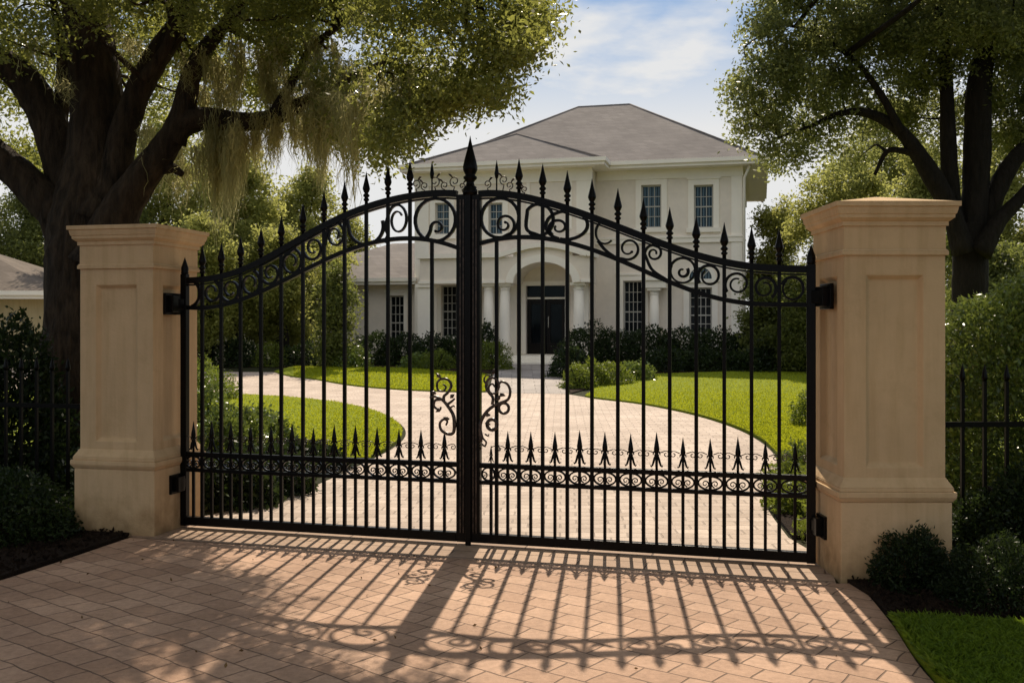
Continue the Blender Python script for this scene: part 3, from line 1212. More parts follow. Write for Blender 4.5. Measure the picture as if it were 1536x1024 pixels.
house = tag(empty('mansion', HO, HA), 'cream two storey stucco mansion with hipped roof and arched entrance portico', 'house')
DB, DP, DW = -1.1, -2.5, -.6            # planes of the bay, the portico and the wing
UR = hp(1112, 400, 0)[0]
UB0, UB1 = hp(624, 400, DB)[0], hp(886, 300, DB)[0]
EZ = hp(1112, 246, 0)[1]                # eaves
WD = 9.5
GZ = .2


def facade(m, u0, u1, z0, z1, holes, d, rev=.2):
    us = sorted({u0, u1, *[h[0] for h in holes], *[h[1] for h in holes]})
    zs = sorted({z0, z1, *[h[2] for h in holes], *[h[3] for h in holes]})
    for a, b in zip(us, us[1:]):
        for c, e in zip(zs, zs[1:]):
            mu, mz = (a + b) / 2, (c + e) / 2
            if any(h[0] < mu < h[1] and h[2] < mz < h[3] for h in holes):
                continue
            m.quad((a, d, c), (b, d, c), (b, d, e), (a, d, e))
    for a, b, c, e in holes:
        m.quad((a, d, c), (a, d + rev, c), (a, d + rev, e), (a, d, e))
        m.quad((b, d, c), (b, d, e), (b, d + rev, e), (b, d + rev, c))
        m.quad((a, d, e), (a, d + rev, e), (b, d + rev, e), (b, d, e))
        m.quad((a, d, c), (b, d, c), (b, d + rev, c), (a, d + rev, c))


def window(r, d, cols, rows, blue=False, surround=.2, sill=True, label=None):
    a, b, c, e = r
    m = MB()
    s = surround
    dd = d - .045
    if s:
        m.box(a - s, a - .002, dd, d + .02, c - (.0 if sill else s), e + s)
        m.box(b + .002, b + s, dd, d + .02, c - (.0 if sill else s), e + s)
        m.box(a - .002, b + .002, dd, d + .02, e + .002, e + s)
        m.box(a - s - .06, b + s + .06, dd - .06, d + .02, c - .16, c - .002)
        m.box(a - s - .05, b + s + .05, dd - .04, d + .02, e + s + .001, e + s + .07)
    f = m.build('window', M['trim'], house)
    if label:
        f['label'] = label
    y = d + .12
    m = MB()
    t = .05
    m.box(a + .001, a + t, y - .03, y + .03, c + .001, e - .001)
    m.box(b - t, b - .001, y - .03, y + .03, c + .001, e - .001)
    m.box(a + t, b - t, y - .03, y + .03, c + .001, c + t)
    m.box(a + t, b - t, y - .03, y + .03, e - t, e - .001)
    m.build('sash', M['muntin'], f)
    m = MB()
    m.quad((a + .01, y + .02, c + .01), (b - .01, y + .02, c + .01), (b - .01, y + .02, e - .01), (a + .01, y + .02, e - .01))
    m.build('pane', M['glass_blue'] if blue else M['glass'], f)
    m = MB()
    g = .011
    for i in range(1, cols):
        u = a + t + (b - a - 2 * t) * i / cols
        m.box(u - g, u + g, y - .012, y + .012, c + t, e - t)
    for j in range(1, rows):
        z = c + t + (e - c - 2 * t) * j / rows
        gg = g * (2.0 if j == rows // 2 else 1)
        m.box(a + t, b - t, y - .016, y + .008, z - gg, z + gg)
    m.build('glazing_bars', M['muntin'], f)
    return f


# openings
w_up1 = rect(962, 992, 277, 342, 0)
w_up2 = rect(1041, 1070, 277, 342, 0)
w_dn1 = rect(935, 964, 421, 514, 0)
w_dn2 = rect(1034, 1068, 431, 514, 0)
wb_l = rect(662, 685, 428, 506, DB)
wb_u1 = rect(653, 674, 304, 352, DB)
wb_u2 = rect(733, 754, 304, 352, DB)
ww = rect(584, 606, 443, 512, DW)
door_r = rect(789, 848, 428, 531, DB)
PZ = door_r[2]                                         # porch floor

m = MB()
facade(m, UB1, UR, GZ, EZ, [w_up1, w_up2, w_dn1, w_dn2], 0)
m.quad((UR, 0, GZ), (UR, WD, GZ), (UR, WD, EZ), (UR, 0, EZ))
m.quad((UB0, WD, GZ), (UB0, WD, EZ), (UR, WD, EZ), (UR, WD, GZ))
m.build('wall', M['house_wall'], house)
m = MB()
facade(m, UB0, UB1, GZ, EZ, [wb_l, wb_u1, wb_u2, door_r], DB, .25)
m.quad((UB1, DB, GZ), (UB1, 0, GZ), (UB1, 0, EZ), (UB1, DB, EZ))
m.quad((UB0, DB, GZ), (UB0, DB, EZ), (UB0, WD, EZ), (UB0, WD, GZ))
m.build('wall', M['house_wall'], house)
# dark interior behind the glass
m = MB()
m.box(UB0 + .3, UR - .3, .6, WD - .2, GZ, EZ - .2)
m.build('interior', M['door'], house)

for r_, c_, n_, bl in ((w_up1, 3, 4, True), (w_up2, 3, 4, True), (w_dn1, 4, 6, False), (w_dn2, 4, 6, False), (wb_l, 3, 6, False), (wb_u1, 2, 4, True), (wb_u2, 2, 4, True)):
    window(r_, DB if r_[0] < UB1 - .05 and r_ in (wb_l, wb_u1, wb_u2) else 0, c_, n_, bl, .2 if r_ not in (wb_l,) else .14, r_ not in (w_up1, w_up2))

# the arched head over the tall window near the corner
a, b = w_dn2[0], w_dn2[1]
zc = w_dn2[3] + .30
m = MB()
R0 = (b - a) / 2
arc = [((a + b) / 2 + R0 * math.cos(q), zc + R0 * 1.05 * math.sin(q)) for q in np.linspace(0, math.pi, 17)]
m.add([(x, -.06, z) for x, z in arc], [tuple(range(17))])
f = m.build('arched_window', M['glass_blue'], house)
m = MB()
m.ribbon([(x, z) for x, z in [((a + b) / 2 + (R0 + .07) * math.cos(q), zc + (R0 * 1.05 + .07) * math.sin(q)) for q in np.linspace(0, math.pi, 21)]], .07, .11)
m.box(a - .14, b + .14, -.11, .02, zc - .13, zc - .002)
m.build('frame', M['trim'], f)
m = MB()
for q in (math.pi * .25, math.pi * .5, math.pi * .75):
    m.ribbon([((a + b) / 2, zc), ((a + b) / 2 + R0 * math.cos(q), zc + R0 * 1.05 * math.sin(q))], .014, .075)
m.build('glazing_bars', M['muntin'], f)

# belt course, corner strip, frieze and plinth of the walls
m = MB()
zb = hp(1050, 359, 0)[1]
m.box(UB1 + .002, UR + .06, -.07, .01, zb - .11, zb + .06)
m.box(UB1 + .002, UR + .08, -.10, .01, zb + .06, zb + .12)
m.build('belt_course', M['trim'], house)
m = MB()
m.box(UR - .34, UR + .035, -.035, .01, GZ, EZ - .42)
m.build('corner_strip', M['trim'], house)
m = MB()
m.box(UB0 - .04, UB0 + .5, DB - .04, DB + .01, GZ, EZ - .55)
m.box(UB1 - .5, UB1 + .04, DB - .04, DB + .01, zb + .2, EZ - .55)
m.box(UB0 - .06, UB1 + .06, DB - .06, DB + .02, EZ - .55, EZ - .02)
m.box(UB1 + .06, UR + .06, -.055, .02, EZ - .42, EZ - .02)
m.box(UR - .01, UR + .055, .02, WD, EZ - .42, EZ - .02)
m.build('frieze', M['trim'], house)
# framed panel in the middle of the bay
pn = rect(790, 858, 262, 345, DB)
m = MB()
for q in ((pn[0], pn[1], pn[3] - .14, pn[3]), (pn[0], pn[0] + .12, pn[2], pn[3] - .14), (pn[1] - .12, pn[1], pn[2], pn[3] - .14)):
    m.box(q[0], q[1], DB - .04, DB + .01, q[2], q[3])
m.build('panel_frame', M['trim'], house)

# roofs
OV = .62


def hip(m, u0, u1, y0, y1, z, pitch, ridge=None):
    hw = (y1 - y0) / 2
    rise = hw * pitch
    ra, rb = u0 + hw * (ridge or 1), u1 - hw * (ridge or 1)
    yc = (y0 + y1) / 2
    v = [(u0, y0, z), (u1, y0, z), (u1, y1, z), (u0, y1, z), (ra, yc, z + rise), (rb, yc, z + rise)]
    m.add(v, [(0, 1, 5, 4), (1, 2, 5), (2, 3, 4, 5), (3, 0, 4), (0, 3, 2, 1)])


def eaves(m, u0, u1, y0, y1, z, front=True, left=True, right=True, back=True):
    t = .06
    h = .2
    if front:
        m.box(u0 - t, u1 + t, y0 - t, y0, z - h, z + .03)
        m.box(u0 - t - .07, u1 + t + .07, y0 - t - .08, y0 - t, z - .09, z + .045)
    if right:
        m.box(u1, u1 + t, y0, y1, z - h, z + .03)
        m.box(u1 + t, u1 + t + .07, y0 - t, y1, z - .09, z + .045)
    if left:
        m.box(u0 - t, u0, y0, y1, z - h, z + .03)
        m.box(u0 - t - .07, u0 - t, y0 - t, y1, z - .09, z + .045)
    m.box(u0, u1, y0, y1, z - h + .005, z - h + .03)


EA = EZ + .1
pt = (hp(880, 160, WD / 2)[1] - EA) / (WD / 2 + OV)
m = MB()
hip(m, UB0 - OV + .3, UR + OV + .15, -OV, WD + OV, EA, pt, .98)
# hip over the bay, dying into the main slope
bu0, bu1 = UB0 - OV + .301, UB1 + OV - .1
by0 = DB - OV
bp = (bu0 + bu1) / 2
bz = hp(822, 196, .5)[1]
hwid = (bu1 - bu0) / 2
bdep = (bz - EA) / (pt * .96)
m.add([(bu0, by0, EA + .004), (bu1, by0, EA + .004), (bp, by0 + bdep, bz), (bp, by0 + bdep + 2.2, bz), (bu0, -OV + .6, EA + .06), (bu1, -OV + .6, EA + .06), (bu1, 1.0, EA + .004), (bu0, 1.0, EA + .004)],
      [(0, 1, 2), (1, 6, 3, 2), (7, 0, 2, 3)])
# lower hip of the rear wing at the corner
rz = hp(1056, 207, 5)
m.add([(UR + OV + .15, 1.6, EA + .002), (UR + OV + .15, WD + 3, EA + .002), (UR - 3.2, 6.2, EA + .002), (rz[0], 5.0, rz[1]), (rz[0] - 1.5, 7.0, rz[1])],
      [(0, 1, 4, 3), (0, 3, 2), (2, 3, 4)])
rf = m.build('roof', M['roof'], house)
m = MB()
eaves(m, UB0 - OV + .3, UR + OV + .15, -OV, WD + OV, EA)
eaves(m, bu0, bu1, by0, -OV - .065, EA, back=False)
m.build('eaves', M['trim'], rf)
m = MB()
hwm = (WD + 2 * OV) / 2
ra, rb, yc, zz = UB0 - OV + .3 + hwm * .98, UR + OV + .15 - hwm * .98, WD / 2, EA + hwm * pt
for p, q in (((UB0 - OV + .3, -OV, EA + .03), (ra, yc, zz)), ((UR + OV + .15, -OV, EA + .03), (rb, yc, zz)), ((ra, yc, zz), (rb, yc, zz)), ((bu1, by0, EA + .03), (bp, by0 + bdep, bz)), ((bu0, by0, EA + .03), (bp, by0 + bdep, bz))):
    m.tube([p, q], .035, 6)
m.build('ridge_tiles', M['roof'], rf)
# downpipe at the corner
m = MB()
m.tube([(UR + .1, -.1, .3), (UR + .1, -.1, EZ - .5), (UR + .3, -.35, EA - .2)], .045, 8)
m.build('downpipe', M['trim'], house)

# one storey wing on the left
UW0 = hp(470, 430, DW)[0] - 1.6
WZ = hp(560, 424, DW)[1]
m = MB()
facade(m, UW0, UB0, GZ, WZ, [ww], DW)
m.quad((UW0, DW, GZ), (UW0, DW, WZ), (UW0, 8, WZ), (UW0, 8, GZ))
m.build('wall', M['house_wall'], house)
m = MB()
m.box(UW0 + .3, UB0 - .1, DW + .6, 8, GZ, WZ - .1)
m.build('interior', M['door'], house)
window(ww, DW, 3, 5, False, .13)
m = MB()
zr = hp(610, 366, 4)[1]
m.add([(UW0 - .5, DW - .55, WZ + .1), (UB0 - .003, DW - .55, WZ + .1), (UB0 - .003, 8, WZ + .1), (UW0 - .5, 8, WZ + .1), (UW0 + 3.2, 3.6, zr), (UB0 - .003, 3.6, zr)],
      [(0, 1, 5, 4), (4, 5, 2, 3), (0, 4, 3), (0, 3, 2, 1), (1, 2, 5)])
wr = m.build('roof', M['roof'], house)
m = MB()
eaves(m, UW0 - .5, UB0 - .05, DW - .55, 8, WZ + .1, right=False)
m.build('eaves', M['trim'], wr)

# entrance portico: floor, steps, columns, entablature with an arch
m = MB()
pu0, pu1 = hp(634, 500, DP)[0], hp(884, 500, DP)[0]
m.box(pu0 - .2, pu1 + .2, DP - .15, DB + .002, GZ, PZ - .02)
m.build('porch_floor', M['trim'], house)
su0, su1 = hp(764, 540, DP - .5)[0], hp(853, 540, DP - .5)[0]
m = MB()
nst = 4
for i in range(nst):
    z1 = PZ - .02 - (i + 1) * (PZ - .40) / (nst + .0)
    m.box(su0 - .04 * i, su1 + .04 * i, DP - .15 - .36 * (i + 1), DP - .15 - .36 * i - .001, GZ - .1, z1 + .06)
m.build('steps', M['trim'], house)


def column(px, zt, d, r, name='column', parent=house):
    u = hp(px, 480, d)[0]
    z0 = PZ - .02
    m = MB()
    m.lathe([(r * .98, z0 + .16), (r, z0 + .5), (r * .99, (z0 + zt) / 2), (r * .86, zt - .24)], u, d, 20)
    c = m.build(name, M['trim'], parent)
    m = MB()
    m.box(u - r * 1.4, u + r * 1.4, d - r * 1.4, d + r * 1.4, z0 + .001, z0 + .08)
    m.lathe([(r * 1.3, z0 + .08), (r * 1.34, z0 + .115), (r * 1.05, z0 + .15), (r * 1.02, z0 + .165)], u, d, 20)
    m.build('base', M['trim'], c)
    m = MB()
    m.lathe([(r * .88, zt - .245), (r * 1.0, zt - .22), (r * .9, zt - .2), (r * .9, zt - .14), (r * 1.2, zt - .09)], u, d, 20)
    m.box(u - r * 1.35, u + r * 1.35, d - r * 1.35, d + r * 1.35, zt - .09, zt - .002)
    m.build('capital', M['trim'], c)
    return u


dc = DP + .32
ZE = hp(800, 424, DP)[1]                     # underside of the entablature
ucs = [column(p, ZE, dc, .19) for p in (733, 757.5, 868)]
uL = hp(641, 480, dc)[0]
m = MB()
m.box(uL - .27, uL + .27, dc - .27, dc + .27, PZ - .019, ZE - .12)
m.box(uL - .33, uL + .33, dc - .33, dc + .33, ZE - .12, ZE - .002)
m.box(uL - .32, uL + .32, dc - .32, dc + .32, PZ - .018, PZ + .16)
m.build('pier', M['trim'], house)
# responds against the wall
for p in (733, 757.5, 868):
    u = hp(p, 480, dc)[0]
    m = MB()
    m.box(u - .16, u + .16, DB - .1, DB + .01, PZ - .019, ZE - .002)
    m.build('pilaster', M['trim'], house)
# entablature with arch
ax, bx = hp(770, 420, DP)[0], hp(859, 420, DP)[0]
ac = (ax + bx) / 2
ar = (bx - ax) / 2
arise = hp(815, 393, DP)[1] - ZE
ztop = hp(720, 386, DP)[1]
ztopc = hp(815, 370, DP)[1]
n = 24
m = MB()
xs = np.linspace(ax, bx, n + 1)
lo = [ZE + arise * math.sqrt(max(0, 1 - ((x - ac) / ar) ** 2)) for x in xs]


def top(x):
    k = min(1, abs(x - ac) / (ar + .5))
    return ztop + (ztopc - ztop) * math.cos(k * math.pi / 2) ** 1.2


for y in (DP, DB + .002):
    for i in range(n):
        m.quad((xs[i], y, lo[i]), (xs[i + 1], y, lo[i + 1]), (xs[i + 1], y, top(xs[i + 1])), (xs[i], y, top(xs[i])))
for i in range(n):
    m.quad((xs[i], DP, lo[i]), (xs[i], DB, lo[i]), (xs[i + 1], DB, lo[i + 1]), (xs[i + 1], DP, lo[i + 1]))
    m.quad((xs[i], DP, top(xs[i])), (xs[i], DB, top(xs[i])), (xs[i + 1], DB, top(xs[i + 1])), (xs[i + 1], DP, top(xs[i + 1])))
m.box(pu0 - .1, ax, DP, DB + .001, ZE, ztop)
m.box(bx, pu1, DP, DB + .001, ZE, ztop)
port = m.build('portico', M['house_wall'], house)
m = MB()
m.ribbon([(ac + (ar + .13) * math.cos(q), ZE + (arise + .13) * math.sin(q)) for q in np.linspace(0, math.pi, 29)], .13, .04)
for k in range(len(m.v)):
    m.v[k] = (m.v[k][0], m.v[k][1] + DP - .02, m.v[k][2])
m.build('archivolt', M['trim'], port)
m = MB()
xx = np.linspace(ac - ar - .5, ac + ar + .5, 27)
m.ribbon([(x, top(x) + .05) for x in xx], .075, .11)
for k in range(len(m.v)):
    m.v[k] = (m.v[k][0], m.v[k][1] + DP - .04, m.v[k][2])
m.box(pu0 - .2, ac - ar - .502, DP - .14, DB + .003, ztop - .02, ztop + .13)
m.box(ac + ar + .502, pu1 + .1, DP - .14, DB + .003, ztop - .02, ztop + .13)
m.box(pu0 - .14, ax - .28, DP - .05, DP + .01, ZE + .001, ZE + .10)
m.box(bx + .28, pu1 + .05, DP - .05, DP + .01, ZE + .001, ZE + .10)
m.build('cornice', M['trim'], port)

# door with transom
a, b, c, e = door_r
m = MB()
y = DB + .14
zt = hp(815, 447, DB)[1]
for q in ((a - .16, a, c, e + .16), (b, b + .16, c, e + .16), (a, b, e, e + .16)):
    m.box(q[0], q[1], DB - .06, DB + .02, q[2], q[3])
m.box(a + .001, b - .001, y + .005, y + .04, zt - .035, zt + .035)
dr = m.build('doorway', M['trim'], house)
m = MB()
hw = (b - a) / 2
for s in (0, 1):
    u0 = a + .03 + s * (hw - .01)
    u1 = u0 + hw - .04
    mm = MB()
    fr = .13
    mm.box(u0, u0 + fr, y - .03, y + .03, c + .01, zt - .07)
    mm.box(u1 - fr, u1, y - .03, y + .03, c + .01, zt - .07)
    mm.box(u0 + fr, u1 - fr, y - .03, y + .03, c + .01, c + .4)
    mm.box(u0 + fr, u1 - fr, y - .03, y + .03, zt - .22, zt - .07)
    dl = mm.build('door_leaf', M['door'], dr)
m.quad((a + .15, y + .01, c + .3), (b - .15, y + .01, c + .3), (b - .15, y + .01, zt - .2), (a + .15, y + .01, zt - .2))
m.quad((a + .02, y + .012, zt + .06), (b - .02, y + .012, zt + .06), (b - .02, y + .012, e - .02), (a + .02, y + .012, e - .02))
m.build('pane', M['glass'], dr)
m = MB()
for u in (a + hw - .09, a + hw + .09):
    m.tube([(u, y - .03, c + .95), (u, y - .09, c + .98), (u, y - .09, c + 1.3), (u, y - .03, c + 1.33)], .014, 6)
m.build('handle', M['muntin'], dr)

# the tall column between the ground floor windows
zc2 = hp(982, 432, -.35)[1]
u2 = column(981.5, zc2, -.38, .17, 'half_column')
m = MB()
m.box(u2 - .42, u2 + .42, -.66, .01, zc2, zc2 + .26)
m.box(u2 - .5, u2 + .5, -.74, .01, zc2 + .26, zc2 + .36)
m.build('bracket_block', M['trim'], house)
m = MB()
m.box(u2 - .3, u2 + .3, -.64, .005, GZ, PZ - .021)
m.build('pedestal', M['trim'], house)

# ------------------------------------------------------------------ neighbour's low house on the left
nb = tag(empty('low_house', (-20.5, 31, 0), math.radians(4)), 'low pale yellow house with grey roof beyond the hedge, behind the oak trunk', 'house')
m = MB()
m.box(-8, 6.0, 0, 8, 0, 2.55)
m.build('wall', M['yellow_wall'], nb)
m = MB()
hip(m, -8.6, 6.55, -.6, 8.6, 2.66, .38, 1.0)
r_ = m.build('roof', M['tile'], nb)
m = MB()
eaves(m, -8.6, 6.55, -.6, 8.6, 2.66)
m.build('eaves', M['trim'], r_)

# ------------------------------------------------------------------ trees and shrubs
def near(px, d):
    """the oak's long limb leans out towards the gate"""
    k = min(1, max(0, (px - 490) / 100))
    return d + (7.4 + (d - 10.5) * .5 - d) * k if d < 11.7 else d


def ppx(pts, depth, yadd=0.0):
    """[(px, py, width px)(, depth)] -> points and radii"""
    P, R = [], []
    for q in pts:
        d = q[3] if len(q) > 3 else depth
        d = near(q[0], d) if d < 11.5 else d
        P.append(tuple(at(q[0], q[1], d)))
        R.append(q[2] / 2 / F * d)
    return P, R


def limb(m, pts, depth, rng, n=14, wob=.10, sub=5):
    P, R = ppx(pts, depth)
    sp = smooth_path([(*p, r) for p, r in zip(P, R)], sub)
    m.tube([q[:3] for q in sp], [max(.004, q[3]) for q in sp], n, True, wob, rng)
    return [Vector(q[:3]) for q in sp]


def twigs(m, starts, ends, rng, r0=.03):
    for e in ends:
        e = Vector(e)
        s = min(starts, key=lambda p: (p - e).length)
        L_ = (e - s).length
        k1 = s.lerp(e, .35) + Vector(rng.normal(size=3)) * L_ * .08 + Vector((0, 0, .06 * L_))
        k2 = s.lerp(e, .7) + Vector(rng.normal(size=3)) * L_ * .08
        r = min(r0 * 2, r0 * (.6 + L_ * .35))
        sp = smooth_path([(*s, r), (*k1, r * .75), (*k2, r * .5), (*e, r * .2)], 4)
        m.tube([q[:3] for q in sp], [q[3] for q in sp], 6)


# --- the big live oak on the left
rg = np.random.default_rng(5)
D = 10.6
oak = tag(empty('oak_tree', at(132, 716, D) * Vector((1, 1, 0)) if False else (at(132, 716, D).x, D, 0)), 'massive spreading oak with hanging moss behind the shaded pillar', 'tree')
off = tuple(oak.location)
m = MB()
nodes = limb(m, [(128, 735, 235), (131, 705, 178), (133, 650, 150), (133, 560, 138), (136, 450, 130), (138, 360, 128), (146, 300, 118), (148, 220, 88), (142, 110, 74), (126, 0, 60), (112, -140, 44), (120, -300, 24)], D, rg, 18, .10)
nodes = nodes[30:]
nodes += limb(m, [(118, 400, 78), (95, 330, 66), (62, 295, 56), (28, 262, 50), (-20, 222, 46), (-80, 180, 38), (-160, 120, 26), (-230, 50, 14)], D, rg)
nodes += limb(m, [(128, 330, 80), (98, 250, 62), (72, 180, 54), (42, 128, 50), (2, 92, 44), (-60, 60, 34), (-130, -20, 24), (-180, -120, 12)], D + .2, rg)
nodes += limb(m, [(150, 330, 84), (170, 270, 50), (184, 205, 42), (204, 145, 38), (232, 90, 38), (266, 40, 33), (290, -20, 26), (330, -110, 18), (380, -190, 9)], D - .2, rg)
nodes += limb(m, [(150, 400, 90), (176, 325, 62), (205, 278, 50), (238, 235, 44), (262, 200, 38), (284, 182, 38), (318, 178, 32), (365, 183, 29), (405, 178, 26), (440, 162, 23), (472, 146, 18), (520, 120, 10), (580, 90, 6)], D - .4, rg)
nodes += limb(m, [(258, 212, 42), (276, 165, 36), (285, 120, 30), (305, 78, 25), (335, 40, 20), (375, -10, 15), (420, -70, 9)], D - .4, rg)
nodes += limb(m, [(226, 252, 28), (240, 254, 20), (258, 252, 16), (274, 262, 9)], D - .4, rg, 8)
nodes += limb(m, [(88, 190, 26), (96, 120, 24), (92, 60, 18), (80, 0, 12)], D + .3, rg, 8)
nodes += limb(m, [(405, 178, 16), (440, 120, 14), (470, 70, 12), (540, 20, 9), (640, -10, 7), (720, -20, 4)], D - .6, rg, 8)
nodes += limb(m, [(215, 120, 20), (250, 70, 16), (258, 30, 13), (240, -30, 9)], D - .6, rg, 8)
crown = [
    # px, py, depth, radius
    (765, 12, 10.2, .36), (725, 45, 10.4, .45), (685, 75, 10.5, .45), (640, 95, 10.6, .5), (735, -35, 10.6, .6), (660, 30, 10.6, .75), (590, 130, 10.6, .45),
    (585, 60, 10.4, .8), (530, 150, 10.4, .55), (500, 80, 10.2, .75), (540, 0, 10.8, .9), (440, 40, 10.2, .8), (470, -40, 10.6, 1.0), (380, 60, 10.6, .7), (330, 90, 11.4, .7), (350, 0, 10.8, .9),
    (290, 40, 11.6, .75), (230, 30, 11.6, .8), (190, 100, 12, .7), (235, 140, 12.2, .6), (70, 40, 11.6, .75), (20, 20, 10.8, .8), (-10, 130, 11.8, .7), (60, 170, 12.4, .5), (10, 60, 9.6, .5),
    (150, 20, 11.8, .8), (-70, 60, 10.6, .9), (-60, 190, 11.6, .7), (20, 240, 12.5, .45), (300, 150, 12.2, .55), (420, 120, 11.2, .5), (370, 140, 11.8, .5), (470, 190, 11, .34), (620, 140, 10.7, .3),
    (550, 190, 10.8, .28), (515, 175, 10.8, .32), (585, 150, 10.8, .24), (655, 135, 10.7, .26), (710, 110, 10.6, .25), (790, 30, 10.2, .22), (700, 20, 9.6, .5), (600, -20, 9.4, .7), (500, 10, 9.3, .6),
    (640, 172, 10.8, .14), (570, 222, 10.8, .16), (735, 135, 10.6, .15), (400, -60, 9.6, .8), (250, -60, 10, 1.0), (100, -80, 10.5, 1.0), (-60, -60, 10, 1.0),
    (300, -140, 10.5, 1.2), (520, -130, 10.2, 1.1), (680, -110, 10.2, .9), (120, -220, 10.5, 1.3), (-120, -170, 10.5, 1.2), (400, -240, 10.5, 1.2), (600, -220, 10.5, 1.0), (200, -330, 10.8, 1.2), (-220, 20, 10.6, 1.0),
    (350, 20, 8.9, .55), (180, -20, 9.2, .6), (30, -20, 9.0, .6), (430, -120, 8.6, .8), (220, -170, 8.6, .9), (20, -160, 8.6, .9),
]
bl = [(tuple(at(a, b, near(a, c))), r * near(a, c) / c) for a, b, c, r in crown]
# unseen higher boughs, added to shade the left of the drive
bl += [(tuple(at(a, b, c)), r) for a, b, c, r in ((520, -140, 11.5, .45), (550, -260, 12.5, .5), (470, -210, 12, .6), (430, -300, 12.4, .8))]
twigs(m, nodes, [c for c, r in bl], rg, .028)
# unseen canopy and limbs added overhead to block skylight from the apron
over = [((rg.uniform(-7, .2), rg.uniform(-3.5, 8.6), rg.uniform(6.6, 8.2)), rg.uniform(1.0, 1.5)) for _ in range(52)]
limb_ends = [((-5.2, 6.5, 6.6)), ((-3.0, 5.0, 7.0)), ((-1.2, 6.0, 7.1)), ((-5.8, 3.0, 7.2)), ((-2.2, 2.2, 7.6))]
for e in limb_ends:
    s0 = Vector((-4.2, 10.4, 6.4))
    sp = smooth_path([tuple(s0), tuple(s0.lerp(Vector(e), .5) + Vector((rg.normal() * .3, rg.normal() * .3, .5))), e], 6)
    m.tube([q[:3] for q in sp], [.16 - .12 * i / len(sp) for i in range(len(sp))], 8)
    nodes += [Vector(q[:3]) for q in sp]
twigs(m, nodes, [c for c, r in over], rg, .03)
OV_C = cloud(over, rg, 90, 18, .17, .75, 9)
# drooping sprays along the lower edge
edge_line = smooth_path([(815, 15), (788, 45), (762, 75), (735, 130), (700, 132), (660, 145), (622, 155), (602, 200), (566, 205), (535, 185), (500, 180)], 9)
for a_, b_ in edge_line:
    for _ in range(2):
        px_, py_ = a_ + rg.normal() * 12, b_ + rg.normal() * 13 - 6
        bl.append((tuple(at(px_, py_ + abs(rg.normal()) * 10, near(px_, 10.5) + rg.normal() * .3)), rg.uniform(.04, .11)))
m.build('trunk', M['bark'], oak, off=off)
parts = []
for c, r in bl:
    k = int(56 * r * r / .36) + (9 if r > .15 else 3)
    nr = c[1] < 9.2
    parts.append(cloud([(c, (r * 1.06, r, r * .85))], rg, int(k * (1.45 if nr else 1)), 26, .085 if nr else .105, .75, 7 if r > .3 else 4))
C = np.concatenate(parts)
V = leaf_faces(C, np.where(C[:, 1] < 9.4, .043, .058), rg, .44)
V = np.concatenate([V, leaf_faces(OV_C, .125, rg, .55)])
quads_object('crown', V, M['oak'], oak, off=off)


# hanging moss: thin ribbons under the limbs
def moss(curtains, rng):
    out = []
    for px, py, d, wpx, Lm, n in curtains:
        d = near(px, d)
        c = np.array(at(px, py, d))
        wm = wpx / F * d
        x = rng.normal(size=n) * wm * .42
        y = rng.normal(size=n) * .12
        ln = Lm * np.exp(-(x / (wm * .55)) ** 2) * rng.uniform(.35, 1.05, n)
        p = c[None] + np.stack([x, y, rng.uniform(-.05, .06, n)], 1)
        an = rng.uniform(0, math.pi, n)
        wv = np.stack([np.cos(an), np.sin(an), 0 * an], 1)
        hw = rng.uniform(.0018, .0065, n)[:, None]
        seg = 5
        prev = p
        for s in range(seg):
            k = (s + 1) / seg
            nx = p + np.stack([-x * .25 * k + rng.normal(size=n) * .026, rng.normal(size=n) * .026, -ln * k], 1)
            w0, w1 = hw * (1 - .5 * s / seg), hw * (1 - .5 * (s + 1) / seg) if s < seg - 1 else hw * .1
            out.append(np.stack([prev - wv * w0, prev + wv * w0, nx + wv * w1, nx - wv * w1], 1))
            prev = nx
    return np.concatenate(out)


